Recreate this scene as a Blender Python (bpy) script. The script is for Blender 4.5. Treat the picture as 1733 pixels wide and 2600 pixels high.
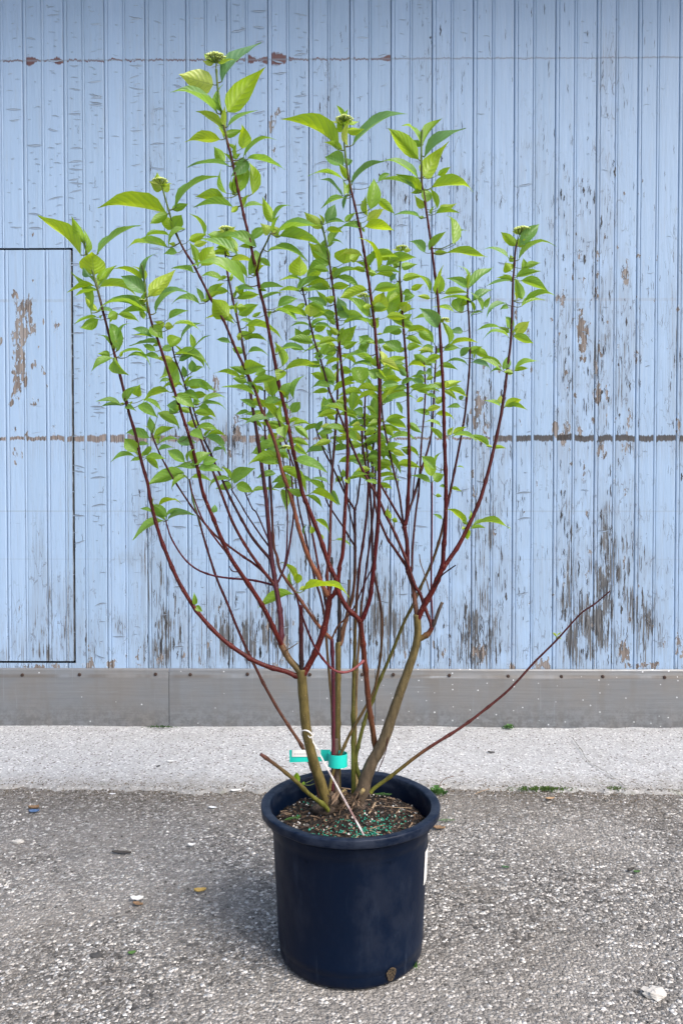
import bpy, bmesh, math, random
from mathutils import Vector, Matrix
import numpy as np
random.seed(7)
for o in list(bpy.data.objects): bpy.data.objects.remove(o)
scn = bpy.context.scene
COL = scn.collection
R = math.radians

# ---------------------------------------------------------------- camera
F_PX, CX, CY = 1940.0, 866.5, 1300.0          # focal length and centre in pixels of the 1733 x 2600 photograph
CAM_H, CAM_D = 1.13, 1.92
cam = bpy.data.cameras.new('camera')
cam.sensor_fit = 'VERTICAL'; cam.sensor_height = 36.0; cam.lens = 36.0 * F_PX / 2600.0
cam.clip_start = 0.05; cam.clip_end = 500
camo = bpy.data.objects.new('camera', cam); COL.objects.link(camo)
camo.location = (0, -CAM_D, CAM_H)
camo.rotation_euler = (R(90 - 1.25), 0, R(0.5))
scn.camera = camo
CM = camo.rotation_euler.to_matrix()
CI = CM.transposed()
CP = Vector(camo.location)

# ---------------------------------------------------------------- light
SUN_EL, SUN_AZ = 48.0, 132.0                   # elevation, azimuth from +Y towards +X
w = bpy.data.worlds.new('World'); scn.world = w; w.use_nodes = True
nt = w.node_tree
bg = nt.nodes['Background']
sky = nt.nodes.new('ShaderNodeTexSky'); sky.sky_type = 'NISHITA'; sky.sun_disc = False
sky.sun_elevation = R(SUN_EL); sky.sun_rotation = R(SUN_AZ)
sky.air_density = 1.0; sky.dust_density = 4.0; sky.ozone_density = 1.0
nt.links.new(sky.outputs[0], bg.inputs['Color']); bg.inputs['Strength'].default_value = 0.142
sl = bpy.data.lights.new('sun', 'SUN'); sl.energy = 1.6; sl.angle = R(30); sl.color = (1.0, 0.98, 0.945)
so = bpy.data.objects.new('sun', sl); COL.objects.link(so)
sd = Vector((math.sin(R(SUN_AZ)) * math.cos(R(SUN_EL)), math.cos(R(SUN_AZ)) * math.cos(R(SUN_EL)), math.sin(R(SUN_EL))))
so.rotation_euler = sd.to_track_quat('Z', 'Y').to_euler(); so.location = sd * 8
vs = scn.view_settings
scn.display_settings.display_device = 'sRGB'
vs.view_transform = 'Standard'; vs.look = 'None'; vs.gamma = 1; vs.use_curve_mapping = False
vs.exposure = 0.9
scn.render.engine = 'CYCLES'
scn.cycles.max_bounces = 6; scn.cycles.diffuse_bounces = 3; scn.cycles.glossy_bounces = 2; scn.cycles.transmission_bounces = 4

# ---------------------------------------------------------------- pixel <-> world
def ray(px, py):
    return (CM @ Vector(((px - CX) / F_PX, -(py - CY) / F_PX, -1.0)))
def at(px, py, Y):                              # point of the plane y = Y seen at this pixel
    d = ray(px, py); return CP + d * ((Y - CP.y) / d.y)
def ground(px, py, z=0.0):
    d = ray(px, py); return CP + d * ((z - CP.z) / d.z)
def proj(p):
    q = CI @ (Vector(p) - CP); return (CX - F_PX * q.x / q.z, CY + F_PX * q.y / q.z)
def pxm(Y): return (Y + CAM_D) / F_PX           # metres per photo pixel at depth Y
WY = ground(866, 1848).y                        # front face of the wall
EDGE_Y = ground(866, 2008).y                    # concrete / asphalt edge

# ---------------------------------------------------------------- helpers
def tag(o, label=None, cat=None, group=None, kind=None):
    if label: o['label'] = label
    if cat: o['category'] = cat
    if group: o['group'] = group
    if kind: o['kind'] = kind
    return o
def empty(name, loc, label, cat, group=None):
    o = bpy.data.objects.new(name, None); COL.objects.link(o); o.location = loc
    o.empty_display_size = 0.05
    return tag(o, label, cat, group)
class MB:                                       # mesh builder
    def __init__(s):
        s.v = []; s.f = []; s.uv = []; s.att = {}; s.smooth = True; s.mi = []
    def add(s, verts, faces, mi=0, **att):
        b = len(s.v); n = len(verts)
        s.v.extend([tuple(p) for p in verts]); s.f.extend([tuple(i + b for i in f) for f in faces]); s.mi.extend([mi] * len(faces))
        for k, val in att.items():
            a = s.att.setdefault(k, [])
            if len(a) < b: a.extend([val[0] * 0 if not isinstance(val[0], (tuple, list)) else (0, 0, 0)] * (b - len(a)))
            a.extend(val)
        return b
    def build(s, name, mats, parent=None, smooth=True, loc=None):
        me = bpy.data.meshes.new(name)
        off = Vector(loc) if loc is not None else Vector((0, 0, 0))
        if parent is not None and loc is None:
            off = parent_loc(parent)
        me.from_pydata([(p[0] - off.x, p[1] - off.y, p[2] - off.z) for p in s.v], [], s.f)
        if not isinstance(mats, (list, tuple)): mats = [mats]
        for m in mats: me.materials.append(m)
        if len(mats) > 1: me.polygons.foreach_set('material_index', s.mi)
        me.polygons.foreach_set('use_smooth', [smooth] * len(s.f))
        for k, val in s.att.items():
            if isinstance(val[0], (tuple, list)):
                a = me.attributes.new(k, 'FLOAT_VECTOR', 'POINT'); a.data.foreach_set('vector', np.array(val, 'f').ravel())
            else:
                a = me.attributes.new(k, 'FLOAT', 'POINT'); a.data.foreach_set('value', np.array(val, 'f'))
        me.update()
        o = bpy.data.objects.new(name, me); COL.objects.link(o)
        if parent is not None:
            o.parent = parent
            if loc is not None: o.location = off - parent_loc(parent)
        elif loc is not None: o.location = off
        return o
    def box(s, x0, x1, y0, y1, z0, z1, mi=0):
        s.add([(x0, y0, z0), (x1, y0, z0), (x1, y1, z0), (x0, y1, z0), (x0, y0, z1), (x1, y0, z1), (x1, y1, z1), (x0, y1, z1)],
              [(0, 3, 2, 1), (4, 5, 6, 7), (0, 1, 5, 4), (1, 2, 6, 5), (2, 3, 7, 6), (3, 0, 4, 7)], mi)
def parent_loc(o):
    p = Vector(o.location)
    while o.parent: o = o.parent; p += Vector(o.location)
    return p
def catmull(pts, n=5):
    P = [pts[0]] + list(pts) + [pts[-1]]; out = []
    for i in range(1, len(P) - 2):
        a, b, c, d = P[i - 1], P[i], P[i + 1], P[i + 2]
        for k in range(n):
            t = k / n
            out.append(tuple(0.5 * (2 * b[j] + (c[j] - a[j]) * t + (2 * a[j] - 5 * b[j] + 4 * c[j] - d[j]) * t * t + (-a[j] + 3 * b[j] - 3 * c[j] + d[j]) * t ** 3) for j in range(len(b))))
    out.append(tuple(P[-2])); return out
def tube(mb, pts, rad, sides=8, cap=True, mi=0, **att):
    n = len(pts); pts = [Vector(p) for p in pts]; V = []; Fc = []
    ref = Vector((0, 1, 0))
    for i in range(n):
        t = (pts[min(i + 1, n - 1)] - pts[max(i - 1, 0)])
        if t.length < 1e-9: t = Vector((0, 0, 1))
        t.normalize()
        a = t.cross(ref)
        if a.length < 1e-3: a = t.cross(Vector((1, 0, 0)))
        a.normalize(); b = t.cross(a)
        for k in range(sides):
            th = 2 * math.pi * k / sides
            V.append(pts[i] + (a * math.cos(th) + b * math.sin(th)) * rad[i])
    for i in range(n - 1):
        for k in range(sides):
            k2 = (k + 1) % sides
            Fc.append((i * sides + k, i * sides + k2, (i + 1) * sides + k2, (i + 1) * sides + k))
    if cap:
        Fc.append(tuple(range(sides - 1, -1, -1))); Fc.append(tuple((n - 1) * sides + k for k in range(sides)))
    A = {k: [v for v in val for _ in range(sides)] for k, val in att.items()}
    mb.add(V, Fc, mi, **A)

# ---------------------------------------------------------------- material helper
class G:
    def __init__(s, name):
        s.m = bpy.data.materials.new(name); s.m.use_nodes = True
        s.nt = s.m.node_tree; s.nt.nodes.clear()
        s.out = s.nt.nodes.new('ShaderNodeOutputMaterial')
    def n(s, t, i={}, **kw):
        nd = s.nt.nodes.new('ShaderNode' + t)
        for k, v in kw.items(): setattr(nd, k, v)
        for k, v in i.items(): s.set(nd.inputs[k], v)
        return nd
    def set(s, sock, v):
        if isinstance(v, bpy.types.NodeSocket): s.nt.links.new(v, sock)
        elif isinstance(v, bpy.types.Node): s.nt.links.new(v.outputs[0], sock)
        else:
            if isinstance(v, (tuple, list)) and len(v) == 3 and sock.type == 'RGBA': v = (*v, 1)
            sock.default_value = v
    def math(s, op, a, b=0.0, c=0.0, clamp=False):
        nd = s.n('Math', {0: a, 1: b, 2: c}, operation=op, use_clamp=clamp); return nd.outputs[0]
    def mix(s, f, a, b, blend='MIX'):
        nd = s.nt.nodes.new('ShaderNodeMix'); nd.data_type = 'RGBA'; nd.blend_type = blend
        s.set(nd.inputs[0], f); s.set(nd.inputs[6], a); s.set(nd.inputs[7], b); return nd.outputs[2]
    def ramp(s, f, stops, interp='LINEAR'):
        nd = s.n('ValToRGB', {0: f}); cr = nd.color_ramp; cr.interpolation = interp
        while len(cr.elements) < len(stops): cr.elements.new(0.5)
        for e, (p, c) in zip(cr.elements, stops):
            e.position = p; e.color = (*c, 1) if isinstance(c, (tuple, list)) else (c, c, c, 1)
        return nd.outputs[0]
    def step(s, f, a, b):
        nd = s.n('MapRange', {0: f, 1: a, 2: b, 3: 0.0, 4: 1.0}, interpolation_type='SMOOTHSTEP'); return nd.outputs[0]
    def co(s): 
        return s.n('TexCoord').outputs['Object']
    def sc(s, v, x, y, z, loc=(0, 0, 0)):
        return s.n('Mapping', {0: v, 1: loc, 3: (x, y, z)}).outputs[0]
    def noise(s, v, scale=5, detail=4, rough=.55, out=0):
        return s.n('TexNoise', {'Vector': v, 'Scale': scale, 'Detail': detail, 'Roughness': rough}).outputs[out]
    def vor(s, v, scale, out='Distance', feature='F1', rnd=1.0):
        return s.n('TexVoronoi', {'Vector': v, 'Scale': scale, 'Randomness': rnd}, feature=feature).outputs[out]
    def attr(s, name, out='Fac'): return s.n('Attribute', attribute_name=name).outputs[out]
    def bump(s, h, strength=.5, dist=.01, nrm=None):
        i = {'Height': h, 'Strength': strength, 'Distance': dist}
        if nrm is not None: i['Normal'] = nrm
        return s.n('Bump', i).outputs[0]
    def pbr(s, col, rough=.6, metal=0.0, nrm=None, spec=.5, **kw):
        i = {'Base Color': col, 'Roughness': rough, 'Metallic': metal, 'Specular IOR Level': spec}
        if nrm is not None: i['Normal'] = nrm
        i.update(kw)
        b = s.n('BsdfPrincipled', i); return b
    def end(s, sh):
        s.nt.links.new(sh.outputs[0] if isinstance(sh, bpy.types.Node) else sh, s.out.inputs[0]); return s.m

def simple(name, col, rough=.6, metal=0.0, var=.12, scale=30, spec=.5):
    g = G(name); n = g.noise(g.co(), scale, 4)
    c = g.mix(n, tuple(max(0, v * (1 - var * 2)) for v in col), tuple(min(1, v * (1 + var * 2)) for v in col))
    return g.end(g.pbr(c, rough, metal, g.bump(n, .2, .002), spec))
# ================================================================ SETTING: ground
def mat_asphalt():
    g = G('asphalt_chippings'); c = g.co()
    wob = g.n('VectorMath', {0: c, 1: g.n('VectorMath', {0: g.noise(c, 60, 2, .5, 1), 'Scale': .004}, operation='SCALE').outputs[0]}, operation='ADD').outputs[0]
    v1 = g.n('TexVoronoi', {'Vector': wob, 'Scale': 108}, feature='F1')
    v2 = g.n('TexVoronoi', {'Vector': wob, 'Scale': 250}, feature='F1')
    e1 = g.n('TexVoronoi', {'Vector': wob, 'Scale': 108}, feature='DISTANCE_TO_EDGE').outputs[0]
    r1 = g.n('SeparateColor', {0: v1.outputs['Color']}).outputs
    r2 = g.n('SeparateColor', {0: v2.outputs['Color']}).outputs
    base = g.ramp(r1[0], [(0, (.03, .03, .031)), (.10, (.07, .068, .068)), (.3, (.15, .144, .14)), (.55, (.235, .227, .221)), (.74, (.335, .326, .318)), (.88, (.52, .51, .50)), (1, (.76, .75, .74))])
    small = g.ramp(r2[1], [(0, (.05, .048, .046)), (.5, (.165, .157, .15)), (.85, (.31, .30, .292)), (1, (.62, .61, .60))])
    pick = g.step(r1[2], .45, .55)
    col = g.mix(pick, base, small)
    warm = g.mix(r1[1], (1.09, 1.09, 1.08), (1.20, 1.15, 1.08))
    col = g.mix(1.0, col, warm, 'MULTIPLY')
    gap = g.step(e1, 0.0, .09)
    col = g.mix(gap, g.mix(.75, col, (.035, .033, .032)), col)
    # slow tone changes, dirt and litter that gather against the concrete
    big = g.noise(c, 3.0, 5, .6)
    col = g.mix(g.step(big, .42, .68), col, g.mix(.38, col, (.15, .13, .108)))
    big2 = g.noise(c, 1.3, 4, .6)
    col = g.mix(g.step(big2, .40, .64), col, g.mix(.30, col, (.42, .40, .375)))
    fine = g.noise(c, 22, 5, .65)
    xyz = g.n('SeparateXYZ', {0: c}).outputs
    near = g.step(g.math('ADD', xyz[1], g.math('MULTIPLY', g.math('SUBTRACT', fine, .5), .5)), EDGE_Y - .42, EDGE_Y + .02)
    col = g.mix(g.math('MULTIPLY', near, .9), col, g.mix(.5, col, (.105, .085, .062)))
    h = g.math('ADD', g.math('MULTIPLY', g.math('SUBTRACT', 1.0, v1.outputs['Distance']), g.math('ADD', .4, r1[0])), g.math('MULTIPLY', g.math('SUBTRACT', 1.0, v2.outputs['Distance']), .4))
    nb = g.bump(h, .9, .008)
    nb = g.bump(g.noise(c, 5, 3), .3, .05, nb)
    return g.end(g.pbr(col, .82, 0, nb, .35))
def mat_concrete():
    g = G('pale_concrete'); c = g.co()
    n1 = g.noise(c, 9, 6, .65); n2 = g.noise(g.sc(c, 1, 1.6, 1), 150, 3, .6)
    v = g.n('TexVoronoi', {'Vector': c, 'Scale': 150}, feature='F1')
    rc = g.n('SeparateColor', {0: v.outputs['Color']}).outputs
    col = g.ramp(n2, [(.28, (.29, .29, .295)), (.45, (.36, .366, .374)), (.7, (.44, .446, .454))])
    agg = g.ramp(rc[0], [(0, (.24, .23, .23)), (.14, (.35, .35, .355)), (.5, (.37, .376, .384)), (.86, (.43, .436, .444)), (1, (.58, .585, .59))])
    col = g.mix(.6, col, agg); col = g.mix(g.step(rc[1], .93, .95), col, (.12, .10, .09)); col = g.mix(g.step(rc[2], .93, .95), col, (.66, .66, .66))
    col = g.mix(g.step(n1, .42, .72), col, g.mix(.35, col, (.26, .255, .245)))
    xyz = g.n('SeparateXYZ', {0: c}).outputs
    fine = g.noise(c, 24, 6, .7)
    edge = g.step(g.math('ADD', xyz[1], g.math('MULTIPLY', g.math('SUBTRACT', fine, .5), .40)), EDGE_Y + .20, EDGE_Y - .03)
    col = g.mix(g.math('MULTIPLY', edge, .75), col, g.mix(.55, col, (.14, .12, .085)))
    moss = g.math('MULTIPLY', edge, g.step(g.noise(c, 11, 4), .58, .7))
    col = g.mix(g.math('MULTIPLY', moss, .35), col, (.10, .11, .045))
    blotch = g.step(g.noise(c, 60, 4, .7), .68, .74)
    col = g.mix(g.math('MULTIPLY', blotch, .22), col, (.16, .145, .13))
    # the hairline crack that runs down to the right
    h = g.math('ADD', g.math('MULTIPLY', n2, .6), g.math('MULTIPLY', v.outputs['Distance'], .8))
    nb = g.bump(h, .6, .004); nb = g.bump(n1, .35, .03, nb)
    return g.end(g.pbr(col, .85, 0, nb, .3))

def sheet(name, x0, x1, y0, y1, z, mat, nx=2, ny=2, fz=None, edge=None):
    mb = MB(); V = []
    for j in range(ny):
        for i in range(nx):
            x = x0 + (x1 - x0) * i / (nx - 1); y = y0 + (y1 - y0) * j / (ny - 1)
            if edge and j == 0: y = edge(x)
            V.append((x, y, z + (fz(x, y) if fz else 0)))
    mb.add(V, [(j * nx + i, j * nx + i + 1, (j + 1) * nx + i + 1, (j + 1) * nx + i) for j in range(ny - 1) for i in range(nx - 1)])
    return mb.build(name, mat)
M_ASPH = mat_asphalt(); M_CONC = mat_concrete()
from mathutils import noise as MN
def nz(x, y, s=1.0, z=0.0): return MN.noise(Vector((x * s, y * s, z)))
tag(sheet('ground', -60, 60, -80, 60, 0.0, M_ASPH), kind='structure')
def apron_edge(x): return EDGE_Y + .035 * nz(x, 0, 1.2) + .030 * nz(x, 3, 6) + .024 * nz(x, 7, 22) + .014 * nz(x, 9, 70)
mb = MB(); nx = 700; V = []
for i in range(nx):
    x = -4.2 + 8.4 * i / (nx - 1); ye = apron_edge(x)
    wz = .010 + .008 * nz(x, 1, 1.4) + .004 * nz(x, 5, 9)
    for k, (y, z) in enumerate([(ye - .012, -.004), (ye, .006), (ye + .03, .010), (EDGE_Y + .3, .011), (WY - .1, wz), (WY + .05, wz)]):
        V.append((x, y, z))
mb.add(V, [(i * 6 + k, (i + 1) * 6 + k, (i + 1) * 6 + k + 1, i * 6 + k + 1) for i in range(nx - 1) for k in range(5)])
tag(mb.build('pavement', M_CONC), kind='structure')

# ================================================================ SETTING: the boarded wall
ZTOP = 4.15
U0 = at(60, 500, WY).x; U = (at(60 + 103.45 * 10, 500, WY).x - U0) / 10      # first seam, seam spacing
def wz(py, px=866): return at(px, py, WY).z
DOOR_X1 = at(187, 1100, WY).x; DOOR_Z0, DOOR_Z1 = wz(1680, 100), wz(633, 100)
PLATE_Z = wz(1697); PLATE_Z0 = 0.004

BARE = [(50, 790, 16, 45, .75), (76, 790, 12, 40, .7), (48, 880, 18, 45, .8), (45, 970, 20, 55, .85), (85, 1015, 18, 28, .7), (140, 790, 18, 16, .5), (147, 828, 16, 22, .7), (72, 840, 20, 22, .6),
        (135, 1090, 15, 30, .5), (35, 1090, 20, 30, .5), (45, 1160, 22, 40, .55), (190, 1090, 14, 40, .5), (246, 957, 16, 10, .5), (310, 865, 10, 14, .6), (225, 1215, 12, 10, .5), (340, 1215, 14, 10, .5), (245, 1255, 8, 8, .6), (300, 1262, 10, 8, .6),
        (547, 975, 13, 34, .9), (600, 1080, 18, 40, .7), (585, 1150, 15, 30, .6), (690, 320, 10, 30, .9), (705, 285, 10, 14, .8), (692, 378, 9, 10, .9), (700, 430, 12, 14, .6),
        (1215, 1020, 16, 40, .85), (1235, 1085, 16, 40, .75), (1205, 1080, 10, 30, .7), (1415, 760, 7, 14, .9), (1428, 760, 8, 30, .9), (1470, 650, 9, 24, .8), (1480, 712, 8, 16, .8), (1475, 830, 13, 60, .95), (1480, 890, 11, 40, .8),
        (1460, 1005, 8, 22, .8), (1515, 650, 8, 18, .7), (1515, 700, 10, 14, .9), (1515, 755, 10, 12, .9), (1590, 690, 9, 36, .95), (1582, 710, 8, 20, .8), (1565, 630, 7, 12, .7), (1520, 1000, 7, 44, .85), (1540, 1010, 7, 50, .85), (1615, 755, 6, 14, .7), (1615, 905, 9, 30, .8), (1620, 650, 10, 8, .7),
        (1565, 1065, 10, 12, .7), (1595, 1070, 9, 40, .85), (1408, 1090, 9, 22, .85), (1435, 1090, 9, 30, .85), (1470, 1100, 18, 22, .8), (1720, 1080, 10, 45, .8), (1408, 865, 6, 12, .8), (1240, 700, 5, 10, .7), (1310, 800, 6, 24, .8), (1333, 760, 10, 14, .6), (1256, 762, 12, 9, .6),
        (1433, 1250, 9, 60, .6), (1432, 1450, 9, 80, .6), (1480, 1200, 10, 50, .6), (1520, 1140, 12, 40, .7), (1587, 1250, 8, 20, .7), (1580, 1650, 16, 60, .85), (1585, 1420, 7, 30, .6), (1590, 1135, 20, 30, .7), (1425, 1120, 14, 30, .8),
        (1720, 1640, 14, 45, .8), (1660, 1690, 24, 14, .9), (1620, 1690, 26, 12, .8), (1220, 1660, 26, 60, .6), (1255, 1560, 12, 60, .5), (1300, 1690, 20, 30, .7), (1365, 1690, 24, 22, .9), (1390, 1690, 10, 28, .8), (1480, 1560, 18, 90, .5),
        (1254, 1355, 9, 24, .7), (1201, 1260, 12, 50, .6), (555, 1540, 16, 14, .8), (730, 1640, 16, 40, .7), (680, 1590, 12, 14, .8), (745, 1580, 10, 14, .7), (285, 1690, 16, 30, .8), (230, 1690, 12, 20, .7), (405, 1680, 18, 26, .7), (510, 1680, 12, 22, .7), (355, 1690, 10, 18, .7), (620, 1690, 14, 16, .6), (700, 1690, 22, 24, .7), (120, 1690, 130, 7, 1.0), (900, 1690, 40, 16, .5), (1050, 1690, 60, 14, .5)]
STREAK = [(375, 1350, 28, 170, .9), (430, 1540, 40, 160, .95), (385, 1640, 36, 90, .8), (300, 1590, 26, 30, .8), (320, 1420, 20, 20, .8), (600, 1640, 120, 90, .8), (560, 1590, 50, 80, .6), (690, 1560, 60, 170, .7), (560, 1150, 90, 100, .85), (480, 1110, 100, 40, .7),
          (720, 900, 40, 300, .55), (760, 1100, 50, 200, .6), (800, 1450, 80, 200, .6), (950, 1450, 70, 250, .75), (1010, 1600, 90, 120, .7), (1230, 1350, 60, 260, .85), (1200, 1620, 70, 120, .95), (1440, 1400, 30, 280, .7), (1530, 1450, 36, 260, .95), (1480, 1600, 60, 120, .9), (1590, 1450, 40, 200, .6), (1640, 1560, 40, 120, .95),
          (1440, 950, 28, 160, .85), (1520, 880, 30, 220, .9), (1585, 900, 30, 220, .8), (1225, 1020, 34, 100, .8), (1160, 560, 100, 200, .35), (1440, 600, 60, 160, .5), (1530, 500, 40, 200, .5), (1720, 900, 20, 260, .8), (1000, 480, 40, 120, .6), (830, 330, 30, 200, .45), (390, 350, 30, 110, .35), (1540, 150, 40, 120, .45), (1100, 200, 60, 200, .25), (1350, 400, 40, 120, .3),
          (150, 1600, 60, 90, .75), (110, 1540, 30, 120, .5), (105, 1380, 20, 60, .5), (60, 1660, 60, 40, .6), (230, 1650, 30, 60, .45)]
_r = random.Random(31)
for (cx, cy, sx, sy, n, a) in [(1480, 880, 150, 240, 46, .85), (1480, 1350, 140, 220, 34, .7), (70, 900, 60, 220, 26, .8), (250, 1000, 90, 250, 18, .6), (1210, 1000, 60, 140, 14, .8), (600, 1120, 120, 80, 16, .75), (1560, 1600, 120, 80, 14, .8), (400, 1640, 250, 50, 18, .8), (1100, 1650, 180, 50, 14, .8), (1620, 700, 90, 250, 20, .7), (850, 1600, 200, 90, 10, .7), (110, 1600, 70, 60, 10, .6)]:
    for _ in range(n):
        BARE.append((_r.gauss(cx, sx * .6), _r.gauss(cy, sy * .6), _r.uniform(3.5, 7.5), _r.uniform(6, 20), a * _r.uniform(.7, 1.1)))
def px_of(x, z): return proj((x, WY, z))
def gsum_np(px, py, L, k=1.0):
    s = np.zeros_like(px)
    for cx, cy, rx, ry, a in L:
        q = ((px - cx) / (rx * k)) ** 2 + ((py - cy) / (ry * k)) ** 2
        m = q < 9
        s[m] += a * np.exp(-q[m])
    return s
def wall_atts(P):
    """bare wood, weathering, nailing-line strength and rust for an array of wall points"""
    M = np.array(CI); q = (P - np.array(CP)) @ M.T
    px = CX - F_PX * q[:, 0] / q[:, 2]; py = CY + F_PX * q[:, 1] / q[:, 2]
    b = np.minimum(gsum_np(px, py, BARE, 1.0), .84); s = gsum_np(px, py, STREAK)
    s += np.where(px > 1250, .12 * np.clip((py - 500) / 600, 0, 1), 0)
    s += .20 + np.array([.11 * nz(x, 2.2 * z, 1.3) for x, z in zip(P[:, 0], P[:, 2])])
    s += .20 * np.clip((py - 1350) / 300, 0, 1)
    band = np.clip(1 - np.abs(px - 330) / 330, 0, 1) * .9 + .35
    band = np.where(px > 1250, .92, band); band = np.where((px > 560) & (px < 720), 1.1, band); band = np.where(px < 75, .5, band)
    g_ = lambda c, w_, a: a * np.exp(-((px - c) / w_) ** 2)
    rust = np.maximum.reduce([g_(76, 16, 1), g_(148, 12, .8), g_(700, 34, 1.3), g_(634, 14, .9), g_(985, 14, .7), g_(585, 20, .5), np.where(px < 1000, .18, .05)])
    return b, s, band, rust

def mat_wall():
    g = G('peeling_blue_paint'); c = g.co()
    xyz = g.n('SeparateXYZ', {0: c}).outputs
    bare_a, st_a, band_a, rust_a, flat_a = [g.attr(k) for k in ('bare', 'streak', 'band', 'rust', 'flatp')]
    bid = g.math('FLOOR', g.math('DIVIDE', g.math('SUBTRACT', xyz[0], U0), U / 2))
    wn = g.n('TexWhiteNoise', {1: bid}, noise_dimensions='1D').outputs
    # paint
    tone = g.noise(g.sc(c, 1.6, 1, .7), 2.2, 5, .6)
    fine = g.noise(g.sc(c, 5, 1, 1), 9, 6, .65)
    paint = g.mix(tone, (.278, .398, .570), (.338, .462, .640))
    paint = g.mix(g.math('MULTIPLY', g.step(fine, .5, .8), .35), paint, (.40, .52, .66))
    paint = g.mix(g.math('MULTIPLY', wn[0], .32), paint, (.225, .325, .445))
    dirty = g.noise(g.sc(c, 26, 1, 1.6), 2.2, 5, .7)
    paint = g.mix(g.math('MULTIPLY', g.step(dirty, .50, .74), .38), paint, (.28, .33, .40))
    # thin grey paint over raised grain
    grain = g.noise(g.sc(c, 75, 1, 1.8), 2.0, 5, .62)
    grain2 = g.noise(g.sc(c, 260, 1, 7), 1.0, 4, .6)
    sm = g.math('ADD', g.math('MULTIPLY', grain, .75), g.math('MULTIPLY', grain2, .42))
    patchy = g.noise(g.sc(c, 9, 1, 2.6), 2.0, 4, .6)
    stv = g.math('MULTIPLY', st_a, g.step(patchy, .22, .60))
    crack = g.step(sm, g.math('SUBTRACT', .86, g.math('MULTIPLY', stv, .24)), g.math('SUBTRACT', .882, g.math('MULTIPLY', stv, .24)))
    crack = g.math('MULTIPLY', crack, g.step(stv, .02, .16))
    worn = g.math('MULTIPLY', g.step(stv, .12, .75), g.step(sm, .40, .66))
    paint = g.mix(g.math('MULTIPLY', worn, .5), paint, (.215, .26, .32))
    # bare wood
    chip = g.noise(g.sc(c, 19, 1, 6.5), 2.4, 8, .68)
    chipv = g.n('TexVoronoi', {'Vector': g.sc(c, 40, 1, 14), 'Scale': 3.4}, feature='F1')
    cr = g.n('SeparateColor', {0: chipv.outputs['Color']}).outputs[0]
    cn = g.math('ADD', g.math('MULTIPLY', chip, .72), g.math('MULTIPLY', cr, .26))
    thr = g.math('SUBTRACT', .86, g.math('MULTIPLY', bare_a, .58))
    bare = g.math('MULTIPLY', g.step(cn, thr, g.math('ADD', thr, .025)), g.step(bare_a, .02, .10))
    rim = g.math('SUBTRACT', g.step(cn, g.math('SUBTRACT', thr, .03), thr), bare, clamp=True)
    rim = g.math('MULTIPLY', rim, g.step(bare_a, .02, .10))
    wood = g.mix(g.step(grain, .36, .66), (.085, .070, .063), (.30, .262, .240))
    wood = g.mix(g.step(grain2, .58, .7), wood, (.07, .055, .048))
    wood = g.mix(g.step(g.noise(c, 4, 3), .45, .6), wood, g.mix(.5, wood, (.28, .27, .27)))
    col = g.mix(crack, paint, g.mix(g.step(grain2, .4, .6), (.055, .06, .068), (.14, .14, .142)))
    wobv = g.n('VectorMath', {0: g.sc(c, 1.25, 1, .17), 1: g.n('VectorMath', {0: g.noise(c, 70, 3, .7, 1), 'Scale': .008}, operation='SCALE').outputs[0]}, operation='ADD').outputs[0]
    ce = g.n('TexVoronoi', {'Vector': wobv, 'Scale': 42}, feature='DISTANCE_TO_EDGE').outputs[0]
    craz = g.math('SUBTRACT', 1.0, g.step(ce, .010, .040))
    craz = g.math('MULTIPLY', craz, g.math('MULTIPLY', g.step(g.noise(c, 9, 4, .6), .47, .56), g.step(st_a, .10, .55)))
    col = g.mix(g.math('MULTIPLY', craz, .75), col, (.13, .15, .18))
    col = g.mix(g.math('MULTIPLY', rim, .6), col, (.50, .59, .70))
    wood = g.mix(g.math('SUBTRACT', .75, g.math('MULTIPLY', .75, g.step(cn, g.math('ADD', thr, .015), g.math('ADD', thr, .055)))), wood, (.060, .050, .047))  # dark inner edge of each chip: shadow of the paint's thickness, painted in
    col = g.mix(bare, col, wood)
    # nailing lines that cross the boards
    jag = g.math('MULTIPLY', g.math('SUBTRACT', g.noise(g.sc(c, 60, 1, 3), 2.0, 5, .7), .5), .034)
    jag2 = g.math('MULTIPLY', g.math('SUBTRACT', g.noise(g.sc(c, 9, 1, 1), 2.0, 3, .6), .5), .03)
    def band(z0, slope, half):
        zz = g.math('ADD', xyz[2], g.math('ADD', jag, jag2))
        d = g.math('ABSOLUTE', g.math('SUBTRACT', zz, g.math('ADD', z0, g.math('MULTIPLY', xyz[0], slope))))
        return g.math('SUBTRACT', 1.0, g.step(d, g.math('MULTIPLY', half, .75), g.math('MULTIPLY', half, 1.15)))
    zb = wz(1113)
    b1 = g.math('MULTIPLY', band(zb, 0.0, g.math('MULTIPLY', band_a, .0165)), g.step(flat_a, .3, .7))
    right = g.step(xyz[0], at(1180, 1110, WY).x, at(1330, 1110, WY).x)
    bw = g.mix(g.step(grain2, .38, .58), (.030, .026, .025), g.mix(right, (.27, .22, .19), (.055, .048, .043)))
    col = g.mix(g.math('MULTIPLY', b1, .95), col, bw)
    hang = g.math('MULTIPLY', g.math('MULTIPLY', g.step(g.math('SUBTRACT', zb, xyz[2]), -.01, .02), g.math('SUBTRACT', 1.0, g.step(g.math('SUBTRACT', zb, xyz[2]), .03, .16))), g.step(grain, .44, .6))
    col = g.mix(g.math('MULTIPLY', g.math('MULTIPLY', hang, band_a), .28), col, (.20, .19, .185))
    b2 = g.math('MULTIPLY', band(wz(150), 0.0, g.math('MULTIPLY', rust_a, .024)), g.step(flat_a, .2, .6))
    col = g.mix(g.math('MULTIPLY', b2, .92), col, g.mix(grain2, (.05, .014, .008), (.17, .055, .032)))
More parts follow.
